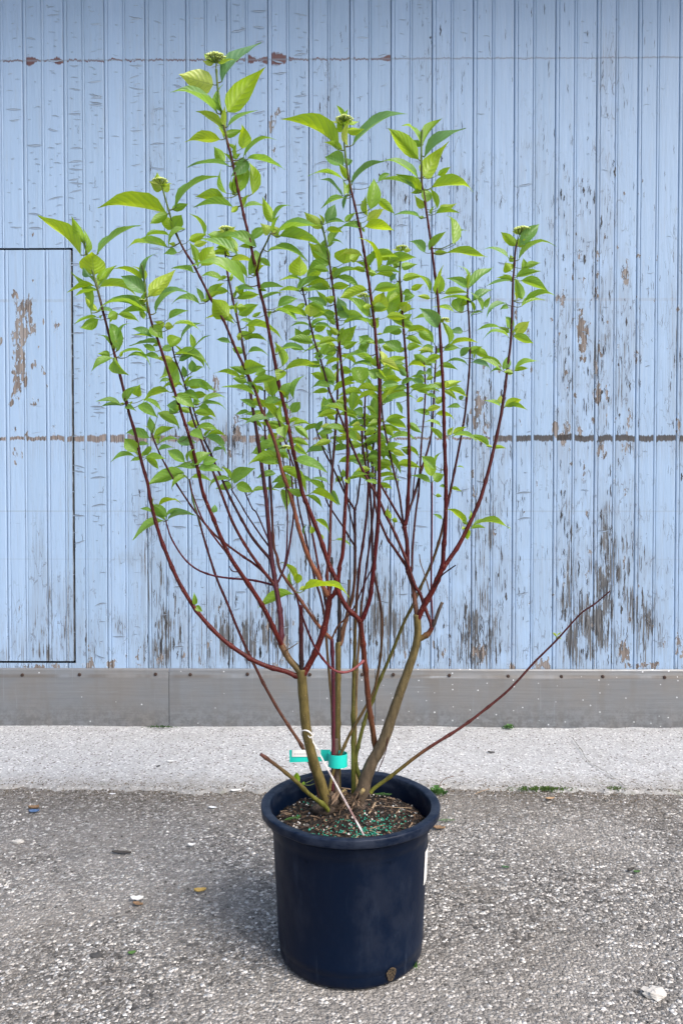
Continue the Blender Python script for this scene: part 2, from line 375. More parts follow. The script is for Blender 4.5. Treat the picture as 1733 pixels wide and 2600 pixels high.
    def line(z0, half, strength, colr):
        global _
        d = g.math('ABSOLUTE', g.math('SUBTRACT', g.math('ADD', xyz[2], g.math('MULTIPLY', jag, .06)), z0))
        m = g.math('SUBTRACT', 1.0, g.step(d, half * .4, half))
        return g.mix(g.math('MULTIPLY', m, g.math('MULTIPLY', strength, g.math('ADD', .35, tone))), col, colr)
    col = line(wz(150), .006, .6, (.19, .24, .30))
    col = line(wz(762), .010, g.math('MULTIPLY', .55, g.step(patchy, .35, .6)), (.25, .28, .33))
    col = line(wz(1298), .005, .45, (.24, .29, .36))
    col = line(wz(1420), .004, .25, (.24, .29, .36))
    # splinters standing on the metal plate
    h = g.math('ADD', g.math('MULTIPLY', g.math('ADD', bare, g.math('MULTIPLY', crack, .7)), -1.0), g.math('MULTIPLY', rim, .5))
    h = g.math('ADD', h, g.math('MULTIPLY', fine, .25))
    nb = g.bump(h, .65, .0035)
    nb = g.bump(g.noise(g.sc(c, 14, 1, 1), 3, 4), .25, .01, nb)
    rough = g.mix(g.math('MAXIMUM', bare, crack), (.48, .48, .48), (.9, .9, .9))
    return g.end(g.pbr(col, rough, 0, nb, .35))
M_WALL = mat_wall()
M_DARK = simple('dark_gap', (.006, .006, .007), .9)

PROF = [(0.0, .034, 0), (.0026, .034, 0), (.0031, .0008, .1), (.006, -.0004, .2), (.0105, -.0012, .2), (.015, -.0004, .2), (.0172, .0002, .2), (.0180, .0050, 0), (.0194, .0050, 0), (.0202, .0002, .7), (.0225, 0, 1),
        (.030, 0, 1), (.045, 0, 1), (.060, 0, 1), (.075, 0, 1), (.0885, 0, 1), (.0898, .0002, .6), (.0906, .0046, 0), (.0918, .0046, 0), (.0926, 0, .2), (.0972, -.0010, .2), (.1018, 0, .2), (.1026, .0046, 0), (.1038, .0046, 0), (.1046, .0002, .6), (.1060, 0, 1),
        (.120, 0, 1), (.135, 0, 1), (.150, 0, 1), (.165, 0, 1), (.180, 0, 1), (.1925, 0, 1), (.1972, .0004, .6), (.1981, .034, 0)]
PS = U / .1985
def boards(mb, x0, x1, z0, z1, start, yoff=0.0, step=.021):
    k0 = math.floor((x0 - start) / U) - 1; cols = []
    k = k0
    while start + k * U < x1:
        jit = random.Random(k * 13 + 5)
        prot = (jit.random() - .5) * .0022
        for px, d, fl in PROF:
            x = start + k * U + px * PS
            if x0 <= x <= x1: cols.append((x, d + (prot if fl > .5 else prot * .5), fl))
        k += 1
    cols = [(x0, cols[0][1], cols[0][2])] + cols + [(x1, cols[-1][1], cols[-1][2])]
    nr = max(2, int((z1 - z0) / step) + 1); nc = len(cols)
    V = []; A = {'bare': [], 'streak': [], 'band': [], 'rust': [], 'flatp': []}
    for j in range(nr):
        z = z0 + (z1 - z0) * j / (nr - 1)
        for x, d, fl in cols:
            dd = d + .0006 * nz(x * 3, z, 2.0)
            if d > .006: dd += .003 * nz(x, z * 1.5, 3)
            xx = x + (.0009 * nz(x * 9, z, 5) if fl < .5 else 0)
            V.append((xx, WY + yoff + dd, z)); A['flatp'].append(fl)
    for k_, val in zip(('bare', 'streak', 'band', 'rust'), wall_atts(np.array(V))): A[k_] = val.tolist()
    mb.add(V, [(j * nc + i, j * nc + i + 1, (j + 1) * nc + i + 1, (j + 1) * nc + i) for j in range(nr - 1) for i in range(nc - 1)], 0, **A)
WALL = empty('boarded_wall', (0, WY, 0), 'tall wall of peeling pale blue beaded boards with a metal kick strip along its foot', 'wall')
XL, XR = -4.0, 4.0
mb = MB()
boards(mb, DOOR_X1 + .004, XR, PLATE_Z - .02, ZTOP, U0)
boards(mb, XL, DOOR_X1 + .004, DOOR_Z1 + .006, ZTOP, U0)
boards(mb, XL, DOOR_X1 + .004, PLATE_Z - .02, DOOR_Z0 - .006, U0)
mb.build('board_cladding', M_WALL, WALL, smooth=True)
mb = MB(); mb.box(XL, XR, WY + .05, WY + .12, 0, ZTOP)
mb.build('backing', M_DARK, WALL, smooth=False)
# side cheeks of the door opening
mb = MB(); dst = at(12, 700, WY).x
boards(mb, XL, DOOR_X1 - .006, DOOR_Z0 + .004, DOOR_Z1 - .004, dst, -.003)
V0 = len(mb.v)
DOOR = mb.build('door', M_WALL, WALL, smooth=True)
tag(DOOR, 'flush door of the same blue boards, outlined by a dark gap at the left')
g = G('weathered_edge'); c = g.co(); e = g.noise(g.sc(c, 60, 60, 6), 2, 5, .7)
M_EDGE = g.end(g.pbr(g.ramp(e, [(.3, (.03, .032, .034)), (.48, (.10, .10, .10)), (.6, (.26, .31, .37)), (.8, (.33, .41, .52))]), .85, 0, g.bump(e, .6, .004)))
mb = MB()       # worn edge of the door, chamfered towards the gap, opening wider lower down
n = 60
for i in range(n):
    z = DOOR_Z0 + .004 + (DOOR_Z1 - DOOR_Z0 - .008) * i / (n - 1); t = 1 - i / (n - 1)
    wd = .004 + .024 * min(1, max(0, t - .25) * 1.6) + .003 * nz(z, 2, 9)
    mb.v += [(DOOR_X1 - .0065 - wd, WY - .0045, z), (DOOR_X1 - .0055, WY + .004 + .007 * t, z), (DOOR_X1 - .0055, WY + .045, z)]
for i in range(n - 1):
    for k in range(2): mb.f.append((i * 3 + k, i * 3 + k + 1, i * 3 + k + 4, i * 3 + k + 3)); mb.mi.append(0)
mb.build('door_edge', M_EDGE, DOOR, smooth=False)

# ---- lifted paint: short horizontal splits with a curled lip, many of them
M_SPLIT = simple('paint_split', (.10, .115, .14), .9)
g = G('paint_flake'); c = g.co()
M_FLAKE = g.end(g.pbr(g.mix(g.noise(c, 40, 3), (.32, .43, .575), (.39, .49, .63)), .5))
rs = random.Random(21); fl = MB()
def split(px, py, wpx, arc, thick, lip):
    tilt = rs.gauss(0, .07) * pxm(WY) * wpx
    p0 = at(px, py, WY); s = pxm(WY); n = 6; hw = wpx * s / 2
    top = []; bot = []; lipo = []
    for k in range(n + 1):
        t = k / n * 2 - 1
        z = p0.z + arc * (1 - t * t) * s + rs.uniform(-.6, .6) * s + tilt * t
        x = p0.x + t * hw; th = thick * s * (1 - abs(t) ** 2.2) + .0002
        top.append((x, WY - .0012, z + th)); bot.append((x, WY - .0012, z)); 
        L = lip * s * (1 - abs(t) ** 1.6) + .0002
        lipo.append(((x, WY - .0016 - L * .55, z + .0001), (x, WY - .0014, z - L * 1.5)))
    b = fl.add(top + bot, [(n + 1 + k, n + 2 + k, k + 1, k) for k in range(n)], 0)
    V = [p for q in lipo for p in q]
    fl.add(V, [(2 * k + 1, 2 * k + 3, 2 * k + 2, 2 * k) for k in range(n)], 1)
half = 103.45 / 2
def curl(px, py, wpx, hpx, lift):
    """a flake of paint hanging by its top edge, curled out from the boards"""
    p = at(px, py, WY); s = pxm(WY); V = []; n, m = 5, 4; sk = rs.uniform(-.3, .3)
    for j in range(m + 1):
        for i in range(n + 1):
            u = i / n - .5; t = j / m
            V.append((p.x + (u * wpx * (1 - .25 * t * rs.uniform(.5, 1)) + sk * t * hpx) * s, WY - .0013 - lift * t * t * (1 + .5 * u * rs.uniform(-1, 1)), p.z - t * hpx * s * (1 - .12 * abs(u) * rs.random())))
    fl.add(V, [(j * (n + 1) + i, (j + 1) * (n + 1) + i, (j + 1) * (n + 1) + i + 1, j * (n + 1) + i + 1) for j in range(m) for i in range(n)], 1)
for cx, cy, rx, ry, a in BARE:
    if rs.random() < .0 and 4 < cx < 1725 and cy - ry > 8 and cy < 1670 and not (170 < cx < 200):
        curl(cx + rs.uniform(-.5, .5) * rx, cy - ry * rs.uniform(.5, 1.0), rs.uniform(5, 12), rs.uniform(4, 10), rs.uniform(.0004, .0010))
for _ in range(0):
    cx = rs.choice([rs.uniform(5, 175), rs.uniform(205, 760), rs.uniform(1000, 1725)]); cy = rs.uniform(120, 1650)
    if ((cx - 60 - (866 - cx) * (cy - 500) / 94000) / half) % 1 < .2: continue
    curl(cx, cy, rs.uniform(4, 11), rs.uniform(3, 7), rs.uniform(.0006, .0018))
for hb in range(-1, 33):
    for_left = random.Random(hb * 7 + 3)
    dens = for_left.choice([.25, .6, .9, 1.2, 1.2])
    y = 6.0
    while y < 1660:
        x0 = 60 + hb * half + 9; x0 += (866 - x0) * (y - 500) / 94000
        reg = 1.0 if x0 < 760 else (.30 if x0 < 1150 else .12)
        if y > 1330: reg *= .35
        if x0 < 190 and y > 1250: reg *= .8
        if x0 < 190 and 633 < y < 1260: reg = 1.2
        y += rs.choice([rs.uniform(3, 14), rs.uniform(10, 46)]) / max(.2, dens)
        if rs.random() > reg: continue
        big = rs.random() < .13
        wpx = rs.uniform(24, 42) if big else rs.choice([rs.uniform(4, 11), rs.uniform(9, 22)])
        cx = x0 + rs.uniform(wpx / 2, max(wpx / 2 + 1, 42 - wpx / 2))
        split(cx, y, wpx, rs.uniform(-2.5, 3.0), rs.uniform(1.2, 2.4) if big else rs.uniform(.35, 1.2), rs.uniform(1.2, 2.4) if big else rs.uniform(.5, 1.3))
tag(fl.build('paint_flakes', [M_SPLIT, M_FLAKE], WALL, smooth=False), kind='stuff')

# ---- long vertical splits in the lower and right-hand boards
vs_ = MB(); rs = random.Random(5)
M_VSPLIT = simple('wood_split', (.05, .05, .053), .9, var=.4, scale=60)
def vsplit(px, py, lpx, wpx):
    n = 7; P = []
    for k in range(n + 1):
        t = k / n; q = at(px + rs.uniform(-1.2, 1.2), py + lpx * t, WY); hw = wpx * pxm(WY) / 2 * math.sin(math.pi * (t * .94 + .03)) ** .7 * rs.uniform(.5, 1.2)
        P += [(q.x - hw, WY - .0011, q.z), (q.x + hw, WY - .0011, q.z)]
    vs_.add(P, [(2 * k + 2, 2 * k + 3, 2 * k + 1, 2 * k) for k in range(n)])
for cx, cy, rx, ry, a in STREAK:
    area = rx * ry
    for _ in range(int(area / 150 * a * a)):
        px = rs.gauss(cx, rx * .6); py = rs.gauss(cy, ry * .6)
        u = ((px - 60 - (866 - px) * (py - 500) / 94000) / half) % 1
        if u < .2 or py > 1680 or px < 0 or py < 5: continue
        if px < 190 and (py < 640 or py > 1660): continue
        L = rs.uniform(8, 44) * (1.2 if py > 1300 else .8); L = min(L, 1690 - py)
        if px < 195 and py + L > 1674: continue
        vsplit(px, py, L, rs.uniform(.8, 3.0) if rs.random() < .85 else rs.uniform(3, 6))
for _ in range(2100):
    px, py = rs.uniform(2, 1731), rs.uniform(5, 1640)
    k = .25 if px < 760 and py < 1300 else .85 if px < 1150 else 1.0
    if py < 420: k *= .6
    if rs.random() > k or ((px - 60 - (866 - px) * (py - 500) / 94000) / half) % 1 < .2: continue
    L = rs.uniform(5, 30)
    if px < 196 and (py < 640 or py + L > 1670): continue
    vsplit(px, py, L, rs.uniform(.5, 1.5))
tag(vs_.build('wood_splits', M_VSPLIT, WALL, smooth=False), kind='stuff')

# ---- metal kick plates and their screws
def mat_plate(seed):
    g = G('dull_metal_sheet'); c = g.sc(g.co(), 1, 1, 1, (seed * 3.1, 0, seed))
    st = g.noise(g.sc(c, .7, 1, 16), 3.0, 6, .6); bl = g.noise(c, 2.4, 5, .6); dots = g.noise(c, 90, 2)
    col = g.mix(st, (.150, .162, .178), (.245, .258, .272))
    col = g.mix(g.step(bl, .4, .7), col, (.205, .20, .195))
    xz = g.n('SeparateXYZ', {0: c}).outputs
    v = g.n('TexVoronoi', {'Vector': g.n('CombineXYZ', {0: xz[0], 1: xz[2]}), 'Scale': 24}, feature='F1', voronoi_dimensions='2D')
    rr = g.n('SeparateColor', {0: v.outputs['Color']}).outputs
    spl = g.math('MULTIPLY', g.math('SUBTRACT', 1.0, g.step(v.outputs['Distance'], g.math('ADD', .035, g.math('MULTIPLY', rr[1], .05)), g.math('ADD', .06, g.math('MULTIPLY', rr[1], .06)))), g.step(rr[0], .76 if seed == 2 else .95 - .02 * seed, .80 if seed == 2 else .97 - .02 * seed))
    smear = g.math('MULTIPLY', g.step(g.noise(g.sc(c, 1.2, 1, 34), 1.6, 4, .7), .63, .72), g.step(bl, .35, .6))
    col = g.mix(g.math('MULTIPLY', smear, .6), col, (.38, .42, .46))
    runs = g.math('MULTIPLY', g.step(g.noise(g.sc(c, 40, 1, 1.4), 1.5, 3), .64, .72), .25)
    col = g.mix(runs, col, (.30, .33, .36))
    mud = g.noise(g.sc(c, 1, 1, 1), 40, 5, .7)
    xyz = g.n('SeparateXYZ', {0: g.co()}).outputs
    low = g.math('SUBTRACT', 1.0, g.step(xyz[2], .0, .17))
    col = g.mix(g.math('MULTIPLY', low, g.math('MULTIPLY', .6, g.step(mud, .38, .62))), col, (.10, .10, .10))
    spots = g.step(g.noise(c, 150, 2), .70, .76)
    col = g.mix(g.math('MULTIPLY', spots, g.math('ADD', .12, g.math('MULTIPLY', low, .7))), col, (.07, .07, .07))
    top = g.step(xyz[2], PLATE_Z - .055, PLATE_Z - .01)
    col = g.mix(g.math('MULTIPLY', g.step(g.noise(g.sc(c, 6, 1, 1), 2, 3), .5, .7), .22), col, (.16, .135, .11))
    fold = g.math('MULTIPLY', g.step(xyz[2], PLATE_Z - .052, PLATE_Z - .040), g.math('SUBTRACT', 1.0, g.step(xyz[2], PLATE_Z - .036, PLATE_Z - .022)))
    col = g.mix(g.math('MULTIPLY', fold, g.math('MULTIPLY', .6, g.step(g.noise(g.sc(c, 3, 1, 1), 2, 4), .35, .6))), col, (.105, .085, .065))
    col = g.mix(g.math('MULTIPLY', spl, g.math('ADD', .35, g.math('MULTIPLY', rr[2], .6))), col, (.72, .74, .76))
    nb = g.bump(g.math('ADD', st, g.math('MULTIPLY', bl, 2)), .18, .01); nb = g.bump(spl, .4, .001, nb)
    return g.end(g.pbr(col, g.ramp(bl, [(.3, .34), (.7, .52)]), .35, nb, .5))
M_SCREW = simple('rusty_screw', (.055, .035, .028), .7, .5, .4, 300)
M_RUSTST = None
ph = PLATE_Z
def plate(x0, x1, seed, warp):
    mb = MB(); n = 60; V = []
    prof = [(ph - .001, -.0015), (ph, -.006), (ph - .012, -.0072), (ph - .034, -.0078), (ph - .040, -.0115), (ph - .050, -.0120), (.16, -.012), (.05, -.0125), (PLATE_Z0, -.013)]
    for i in range(n):
        x = x0 + (x1 - x0) * i / (n - 1)
        for z, d in prof: V.append((x, WY + d + warp * .004 * nz(x, z * 3, 1.6), z + (.002 * nz(x, 2, 2) if z > .3 else 0)))
    m = len(prof)
    mb.add(V, [(i * m + k + 1, (i + 1) * m + k + 1, (i + 1) * m + k, i * m + k) for i in range(n - 1) for k in range(m - 1)])
    return mb.build('kick_plate', mat_plate(seed), WALL)
xs = [XL, at(431, 1780, WY).x, at(952, 1780, WY).x, XR]
plates = [plate(xs[i] + .0012, xs[i + 1] - .0012, i, .6 + .3 * i) for i in range(3)]
plates[0]['label'] = 'streaked grey kick plate under the door'
plates[2]['label'] = 'kick plate splashed with white paint specks'
for px, py in [(57, 1714), (202, 1713), (395, 1712), (483, 1713), (628, 1712), (786, 1713), (919, 1713), (998, 1713), (1140, 1715), (1289, 1717), (1424, 1718), (1529, 1718), (1686, 1720), (86, 1851), (199, 1852)]:
    p = at(px, py, WY - .011); par = plates[0 if px < 431 else 1 if px < 952 else 2]
    mb = MB(); n = 12; r = .0085
    yy = WY - (.0145 if py < 1800 else .0165)
    ring = [(p.x + math.cos(a) * q, yy + d, p.z + math.sin(a) * q) for q, d in ((r, .006), (r * .9, .001), (r * .55, 0)) for a in [2 * math.pi * k / n for k in range(n)]]
    ring.append((p.x, yy + .0015, p.z))
    F_ = [(j * n + k, (j + 1) * n + k, (j + 1) * n + (k + 1) % n, j * n + (k + 1) % n) for j in range(2) for k in range(n)] + [(2 * n + k, 3 * n, 2 * n + (k + 1) % n) for k in range(n)]
    mb.add(ring, [tuple(reversed(f)) for f in F_])
    mb.build('screw', M_SCREW, par)
# roof overhang above the frame: it shades the top of the boards
mb = MB(); mb.box(XL, XR, WY - .75, WY + .12, ZTOP, ZTOP + .14)
mb.build('eave', simple('eave_boards', (.30, .36, .44), .7), WALL, smooth=False)
# ================================================================ pot and soil
PC = ground(889, 2405); PX, PY = PC.x, PC.y
def mat_pot():
    g = G('dark_blue_plastic'); c = g.co()
    xyz = g.n('SeparateXYZ', {0: c}).outputs
    n1 = g.noise(c, 5, 5, .65); n2 = g.noise(g.sc(c, 9, 9, 1), 3, 5, .6); n3 = g.noise(g.sc(c, 1, 1, .35), 14, 6, .7)
    col = g.mix(n1, (.0005, .0040, .0155), (.0014, .0074, .0235))
    scuff = g.step(n3, .54, .74)
    col = g.mix(g.math('MULTIPLY', scuff, .24), col, (.040, .058, .095))
    runs = g.step(n2, .56, .74)
    low = g.math('SUBTRACT', 1.0, g.step(xyz[2], .0, .12))
    col = g.mix(g.math('MULTIPLY', g.math('MULTIPLY', runs, .45), g.math('ADD', .25, low)), col, (.07, .09, .125))
    pale = g.step(g.noise(g.sc(c, 1, 1, .6), 7, 5, .65), .50, .66)
    col = g.mix(g.math('MULTIPLY', pale, .13), col, (.055, .062, .082))
    rimd = g.math('MULTIPLY', g.step(xyz[2], .335, .345), g.step(g.noise(g.sc(c, 1, 1, 2), 26, 5, .7), .36, .66))
    col = g.mix(g.math('MULTIPLY', rimd, .22), col, (.075, .09, .125))
    rough = g.ramp(n3, [(.3, .30), (.7, .55)])
    nb = g.bump(n1, .15, .02); nb = g.bump(n3, .12, .004, nb)
    return g.end(g.pbr(col, rough, 0, nb, .14))
M_POT = mat_pot()
POT = empty('nursery_pot', (PX, PY, 0), 'large dark blue plastic nursery pot with rolled rim, scuffed, standing on the asphalt', 'plant pot')
def lathe(prof, n=128, wob=0.0):
    mb = MB(); m = len(prof); V = []
    for k in range(n):
        a = 2 * math.pi * k / n
        for r, z in prof:
            rr = r * (1 + wob * (.6 * math.cos(2 * a + .7) + .4 * math.cos(3 * a + z * 6)))
            if .335 < z < .376 and r > .19: rr += .0016 * nz(math.cos(a) * 3, math.sin(a) * 3 + z * 9, 3)
            V.append((PX + rr * math.cos(a), PY + rr * math.sin(a), z + (.0018 * nz(math.cos(a) * 2, math.sin(a) * 2, 1.7) if z > .33 else 0)))
    mb.add(V, [(k * m + j, ((k + 1) % n) * m + j, ((k + 1) % n) * m + j + 1, k * m + j + 1) for k in range(n) for j in range(m - 1)])
    return mb
body = [(.05, .012), (.15, .010), (.160, .004), (.168, .002), (.1735, .006), (.1765, .014), (.1775, .030), (.1778, .036), (.1798, .040), (.1803, .054), (.1797, .0565), (.184, .15), (.1895, .26), (.1915, .300), (.1925, .308), (.1965, .316), (.199, .328), (.2000, .338)]
lathe(body, wob=.006).build('body', M_POT, POT)
rim = [(.1985, .334), (.2000, .3465), (.2020, .3482), (.2160, .3482), (.2188, .3490), (.2196, .3510), (.2205, .3580), (.2208, .3655), (.2203, .3680), (.2188, .3692), (.2150, .3698), (.2080, .3690), (.2020, .3680), (.1995, .3672), (.1980, .3650), (.1965, .355), (.193, .33), (.191, .29)]
lathe(rim, wob=.006).build('rim', M_POT, POT)
# drainage hole with roots and soil showing, low on the front right
g = G('root_soil'); c = g.co(); n = g.noise(c, 220, 5, .7)
M_ROOT = g.end(g.pbr(g.ramp(n, [(.35, (.006, .005, .004)), (.52, (.045, .030, .017)), (.72, (.20, .145, .075))]), .9, 0, g.bump(n, .8, .004)))
ha = math.atan2(at(997, 2470, PY - .16).y - PY, at(997, 2470, PY - .16).x - PX)
mb = MB(); V = []; nn = 20
hw, hh = .0125, .0165; hz = .030
def pot_r(z): return .1765 + (.1795 - .1765) * min(1, z / .04) + .0006
for rr, off in ((1.0, .0008), (.8, .0012), (.35, -.003)):
    for k in range(nn):
        a = 2 * math.pi * k / nn; du = math.cos(a) * hw * rr * (1 + .15 * math.sin(3 * a)); dz = math.sin(a) * hh * rr
        an = ha + du / .177; r = pot_r(hz + dz) + off + .001
        V.append((PX + r * math.cos(an), PY + r * math.sin(an), hz + dz))
r = pot_r(hz) - .001; V.append((PX + r * math.cos(ha), PY + r * math.sin(ha), hz))
mb.add(V, [(j * nn + k, j * nn + (k + 1) % nn, (j + 1) * nn + (k + 1) % nn, (j + 1) * nn + k) for j in range(2) for k in range(nn)] + [(2 * nn + k, 2 * nn + (k + 1) % nn, 3 * nn) for k in range(nn)], 0)
mb.build('drainage_hole', M_ROOT, POT)
# white sticker wrapped on the right side of the pot
M_WHITE = simple('white_plastic', (.72, .71, .69), .5, var=.05)
mb = MB(); V = []
for j in range(8):
    z = .192 + .083 * j / 7
    for i in range(9):
        a = -.38 + .46 * i / 8; r = .184 + (z - .15) * .05 + .0026
        V.append((PX + r * math.cos(a), PY + r * math.sin(a), z))
mb.add(V, [(j * 9 + i, j * 9 + i + 1, (j + 1) * 9 + i + 1, (j + 1) * 9 + i) for j in range(7) for i in range(8)])
tag(mb.build('sticker', M_WHITE, POT), 'white sticker wrapped round the right side of the pot')

# soil
def mat_soil():
    g = G('potting_soil'); c = g.co(); n = g.noise(c, 60, 7, .75); v = g.n('TexVoronoi', {'Vector': c, 'Scale': 150}, feature='F1')
    r_ = g.n('SeparateColor', {0: v.outputs['Color']}).outputs
    col = g.ramp(n, [(.3, (.005, .004, .0035)), (.5, (.012, .009, .007)), (.7, (.036, .025, .018))])
    col = g.mix(g.step(r_[0], .82, .9), col, (.12, .075, .045))
    col = g.mix(g.step(r_[1], .95, .97), col, (.40, .38, .35))
    h = g.math('ADD', n, v.outputs['Distance'])
    return g.end(g.pbr(col, .9, 0, g.bump(h, 1.0, .008), .4))
M_SOIL = mat_soil()
SZ = .325
def soil_z(x, y):
    d = math.hypot(x - PX - .0, y - PY - .04); r = math.hypot(x - PX, y - PY)
    return SZ + .022 * math.exp(-(d / .075) ** 2) + .007 * nz(x, y, 22) + .004 * nz(x, y, 60) - .010 * max(0, (r - .16) / .03)
mb = MB(); V = [(PX, PY, soil_z(PX, PY))]; nr_, na = 44, 120
for j in range(1, nr_ + 1):
    for k in range(na):
        a = 2 * math.pi * k / na; r = .192 * j / nr_
        V.append((PX + r * math.cos(a), PY + r * math.sin(a), soil_z(PX + r * math.cos(a), PY + r * math.sin(a))))
Fs = [(0, 1 + k, 1 + (k + 1) % na) for k in range(na)]
for j in range(nr_ - 1):
    for k in range(na): Fs.append((1 + j * na + k, 1 + (j + 1) * na + k, 1 + (j + 1) * na + (k + 1) % na, 1 + j * na + (k + 1) % na))
mb.add(V, Fs)
rs = random.Random(3)
def crumb(mb, x, y, z, r, mi=0, flat=1.0, rs=rs):
    ang = rs.random() * 6.28; V = []; 
    ax = Vector((math.cos(ang), math.sin(ang), rs.uniform(-.4, .4)))
    q = Vector((0, 0, 1)).rotation_difference(ax.normalized())
    for d in ((1, 0, 0), (-1, 0, 0), (0, 1, 0), (0, -1, 0), (0, 0, 1), (0, 0, -1)):
        p = q @ (Vector(d) * r * rs.uniform(.7, 1.2)); V.append((x + p.x, y + p.y, z + p.z * flat))
    mb.add(V, [(0, 2, 4), (2, 1, 4), (1, 3, 4), (3, 0, 4), (2, 0, 5), (1, 2, 5), (3, 1, 5), (0, 3, 5)], mi)
for _ in range(1500):
    a = rs.random() * 6.28; r = .188 * math.sqrt(rs.random()); x, y = PX + r * math.cos(a), PY + r * math.sin(a)
    pale = rs.random()
    crumb(mb, x, y, soil_z(x, y) + .0005, rs.uniform(.0012, .004), 1 if pale < .22 else (2 if pale < .28 else 0))
for _ in range(260):            # bark slivers
    a = rs.random() * 6.28; r = .18 * math.sqrt(rs.random()); x, y = PX + r * math.cos(a), PY + r * math.sin(a); th = rs.random() * 6.28
    L = rs.uniform(.004, .014); dx, dy = math.cos(th) * L, math.sin(th) * L; z = soil_z(x, y) + .002
    wx, wy = -math.sin(th) * .0015, math.cos(th) * .0015
    mb.add([(x - dx + wx, y - dy + wy, z), (x + dx + wx, y + dy + wy, z + rs.uniform(-.002, .004)), (x + dx - wx, y + dy - wy, z + .001), (x - dx - wx, y - dy - wy, z)], [(0, 1, 2, 3)], rs.choice([1, 1, 3]))
SOIL = mb.build('potting_soil', [M_SOIL, simple('bark_crumb', (.050, .029, .019), .9, var=.4), simple('perlite', (.62, .60, .57), .8), simple('pale_bark', (.22, .15, .095), .9, var=.3)], None, smooth=False)
tag(SOIL, 'dark crumbly potting soil with bark bits filling the nursery pot', 'soil', kind='stuff')
# slow release fertiliser beads
mb = MB(); M_BEAD = simple('fertiliser_bead', (.012, .23, .155), .35, var=.3, scale=200)
for _ in range(330):
    cl = rs.random()
    if cl < .45: x, y = PX + rs.gauss(.045, .035), PY + rs.gauss(-.075, .035)
    elif cl < .7: x, y = PX + rs.gauss(-.05, .05), PY + rs.gauss(-.10, .03)
    elif cl < .85: x, y = PX + rs.gauss(.10, .03), PY + rs.gauss(-.02, .03)
    else: x, y = PX + rs.gauss(-.06, .04), PY + rs.gauss(.07, .03)
    if math.hypot(x - PX, y - PY) > .182: continue
    V = []; z = soil_z(x, y) + .0015; r = rs.uniform(.0015, .0023)
    for j in range(1, 4):
        for k in range(6): V.append((x + r * math.sin(math.pi * j / 4) * math.cos(k * 1.0472), y + r * math.sin(math.pi * j / 4) * math.sin(k * 1.0472), z + r * math.cos(math.pi * j / 4)))
    V += [(x, y, z + r), (x, y, z - r)]
    Fb = [(j * 6 + k, (j + 1) * 6 + k, (j + 1) * 6 + (k + 1) % 6, j * 6 + (k + 1) % 6) for j in range(2) for k in range(6)] + [(18, k, (k + 1) % 6) for k in range(6)] + [(19, 12 + (k + 1) % 6, 12 + k) for k in range(6)]
    mb.add(V, Fb)
tag(mb.build('fertiliser_beads', M_BEAD, None), 'scattered green fertiliser beads on the potting soil', 'fertiliser', kind='stuff')

# ================================================================ the shrub
SHRUB = empty('dogwood_shrub', (PX, PY + .04, SZ), 'tall many-stemmed shrub with dark red stems and bright green leaves growing in the blue pot', 'shrub')
RED = (.054, .0034, .0048); RED2 = (.074, .0085, .0062); DRED = (.036, .0038, .0058); PURP = (.078, .016, .026); OLV = (.112, .086, .028); BRN = (.120, .055, .026); GRN = (.120, .132, .022); GRY = (.098, .074, .058); TAN = (.29, .22, .095); BLK = (.018, .012, .012); ORG = (.21, .075, .036); LGN = (.10, .15, .035)
# id, depth at the tip, [(px, py)...] from the base up, radius px at base / tip, colour base / tip, parent stem, name
ST = {}
def S(i, d1, pts, r0, r1, c0, c1, par=None, d0=None, name='stem'):
    ST[i] = dict(d1=d1, pts=pts, r0=r0, r1=r1, c0=c0, c1=c1, par=par, d0=d0, name=name)
B = .045
S('T1', -.02, [(838, 2062), (827, 2025), (810, 1975), (790, 1912), (777, 1850), (771, 1780), (766, 1720), (764, 1700)], 13, 12.5, OLV, OLV, d0=B - .03, name='trunk')
S('B1', -.10, [(766, 1722), (750, 1716), (725, 1705), (687, 1695), (650, 1680), (623, 1665), (565, 1623), (507, 1561), (466, 1499), (437, 1441), (404, 1354), (383, 1275), (375, 1227), (359, 1170), (345, 1105), (327, 1045), (310, 972), (290, 895), (270, 822), (252, 750), (240, 705), (232, 675), (222, 645), (212, 612)], 6.5, 2.6, RED2, RED, 'T1')
S('B2', .0, [(768, 1715), (755, 1698), (732, 1670), (715, 1640), (711, 1630)], 9, 8, OLV, BRN, 'T1')
S('B2a', -.24, [(715, 1640), (700, 1607), (675, 1555), (650, 1512), (590, 1424), (565, 1374), (538, 1308), (515, 1250), (502, 1190), (480, 1107), (450, 1015), (430, 952), (400, 860), (387, 825), (377, 785), (370, 740), (365, 700), (360, 672)], 6.5, 2.5, RED2, RED, 'B2')
S('B2b', .16, [(717, 1630), (714, 1590), (710, 1550), (700, 1487), (690, 1425), (685, 1374), (677, 1282), (670, 1225), (655, 1120), (645, 1057), (640, 1027), (630, 952), (617, 880), (600, 797), (595, 780), (585, 730), (577, 690), (572, 640), (573, 597)], 7.5, 2, PURP, DRED, 'B2')
S('B2c', .10, [(700, 1487), (694, 1486), (665, 1478), (632, 1472), (582, 1468), (540, 1461), (499, 1445), (466, 1416), (437, 1370), (424, 1333), (422, 1322)], 3, 2, PURP, PURP, 'B2b')
S('B2d', .10, [(700, 1487), (710, 1468), (722, 1440), (731, 1407), (744, 1320), (745, 1280), (740, 1212), (735, 1165)], 3.2, 1.8, PURP, DRED, 'B2b')
S('B2e', .14, [(720, 1446), (727, 1405), (729, 1350), (729, 1290), (720, 1180), (710, 1110)], 2.4, 1.6, PURP, DRED, 'B2d')
S('B2f', -.02, [(698, 1485), (691, 1478), (652, 1428), (620, 1380), (590, 1325), (562, 1252), (542, 1200), (515, 1130), (487, 1055), (472, 987), (460, 950), (445, 912), (438, 880)], 4.5, 2, RED2, DRED, 'B2b')
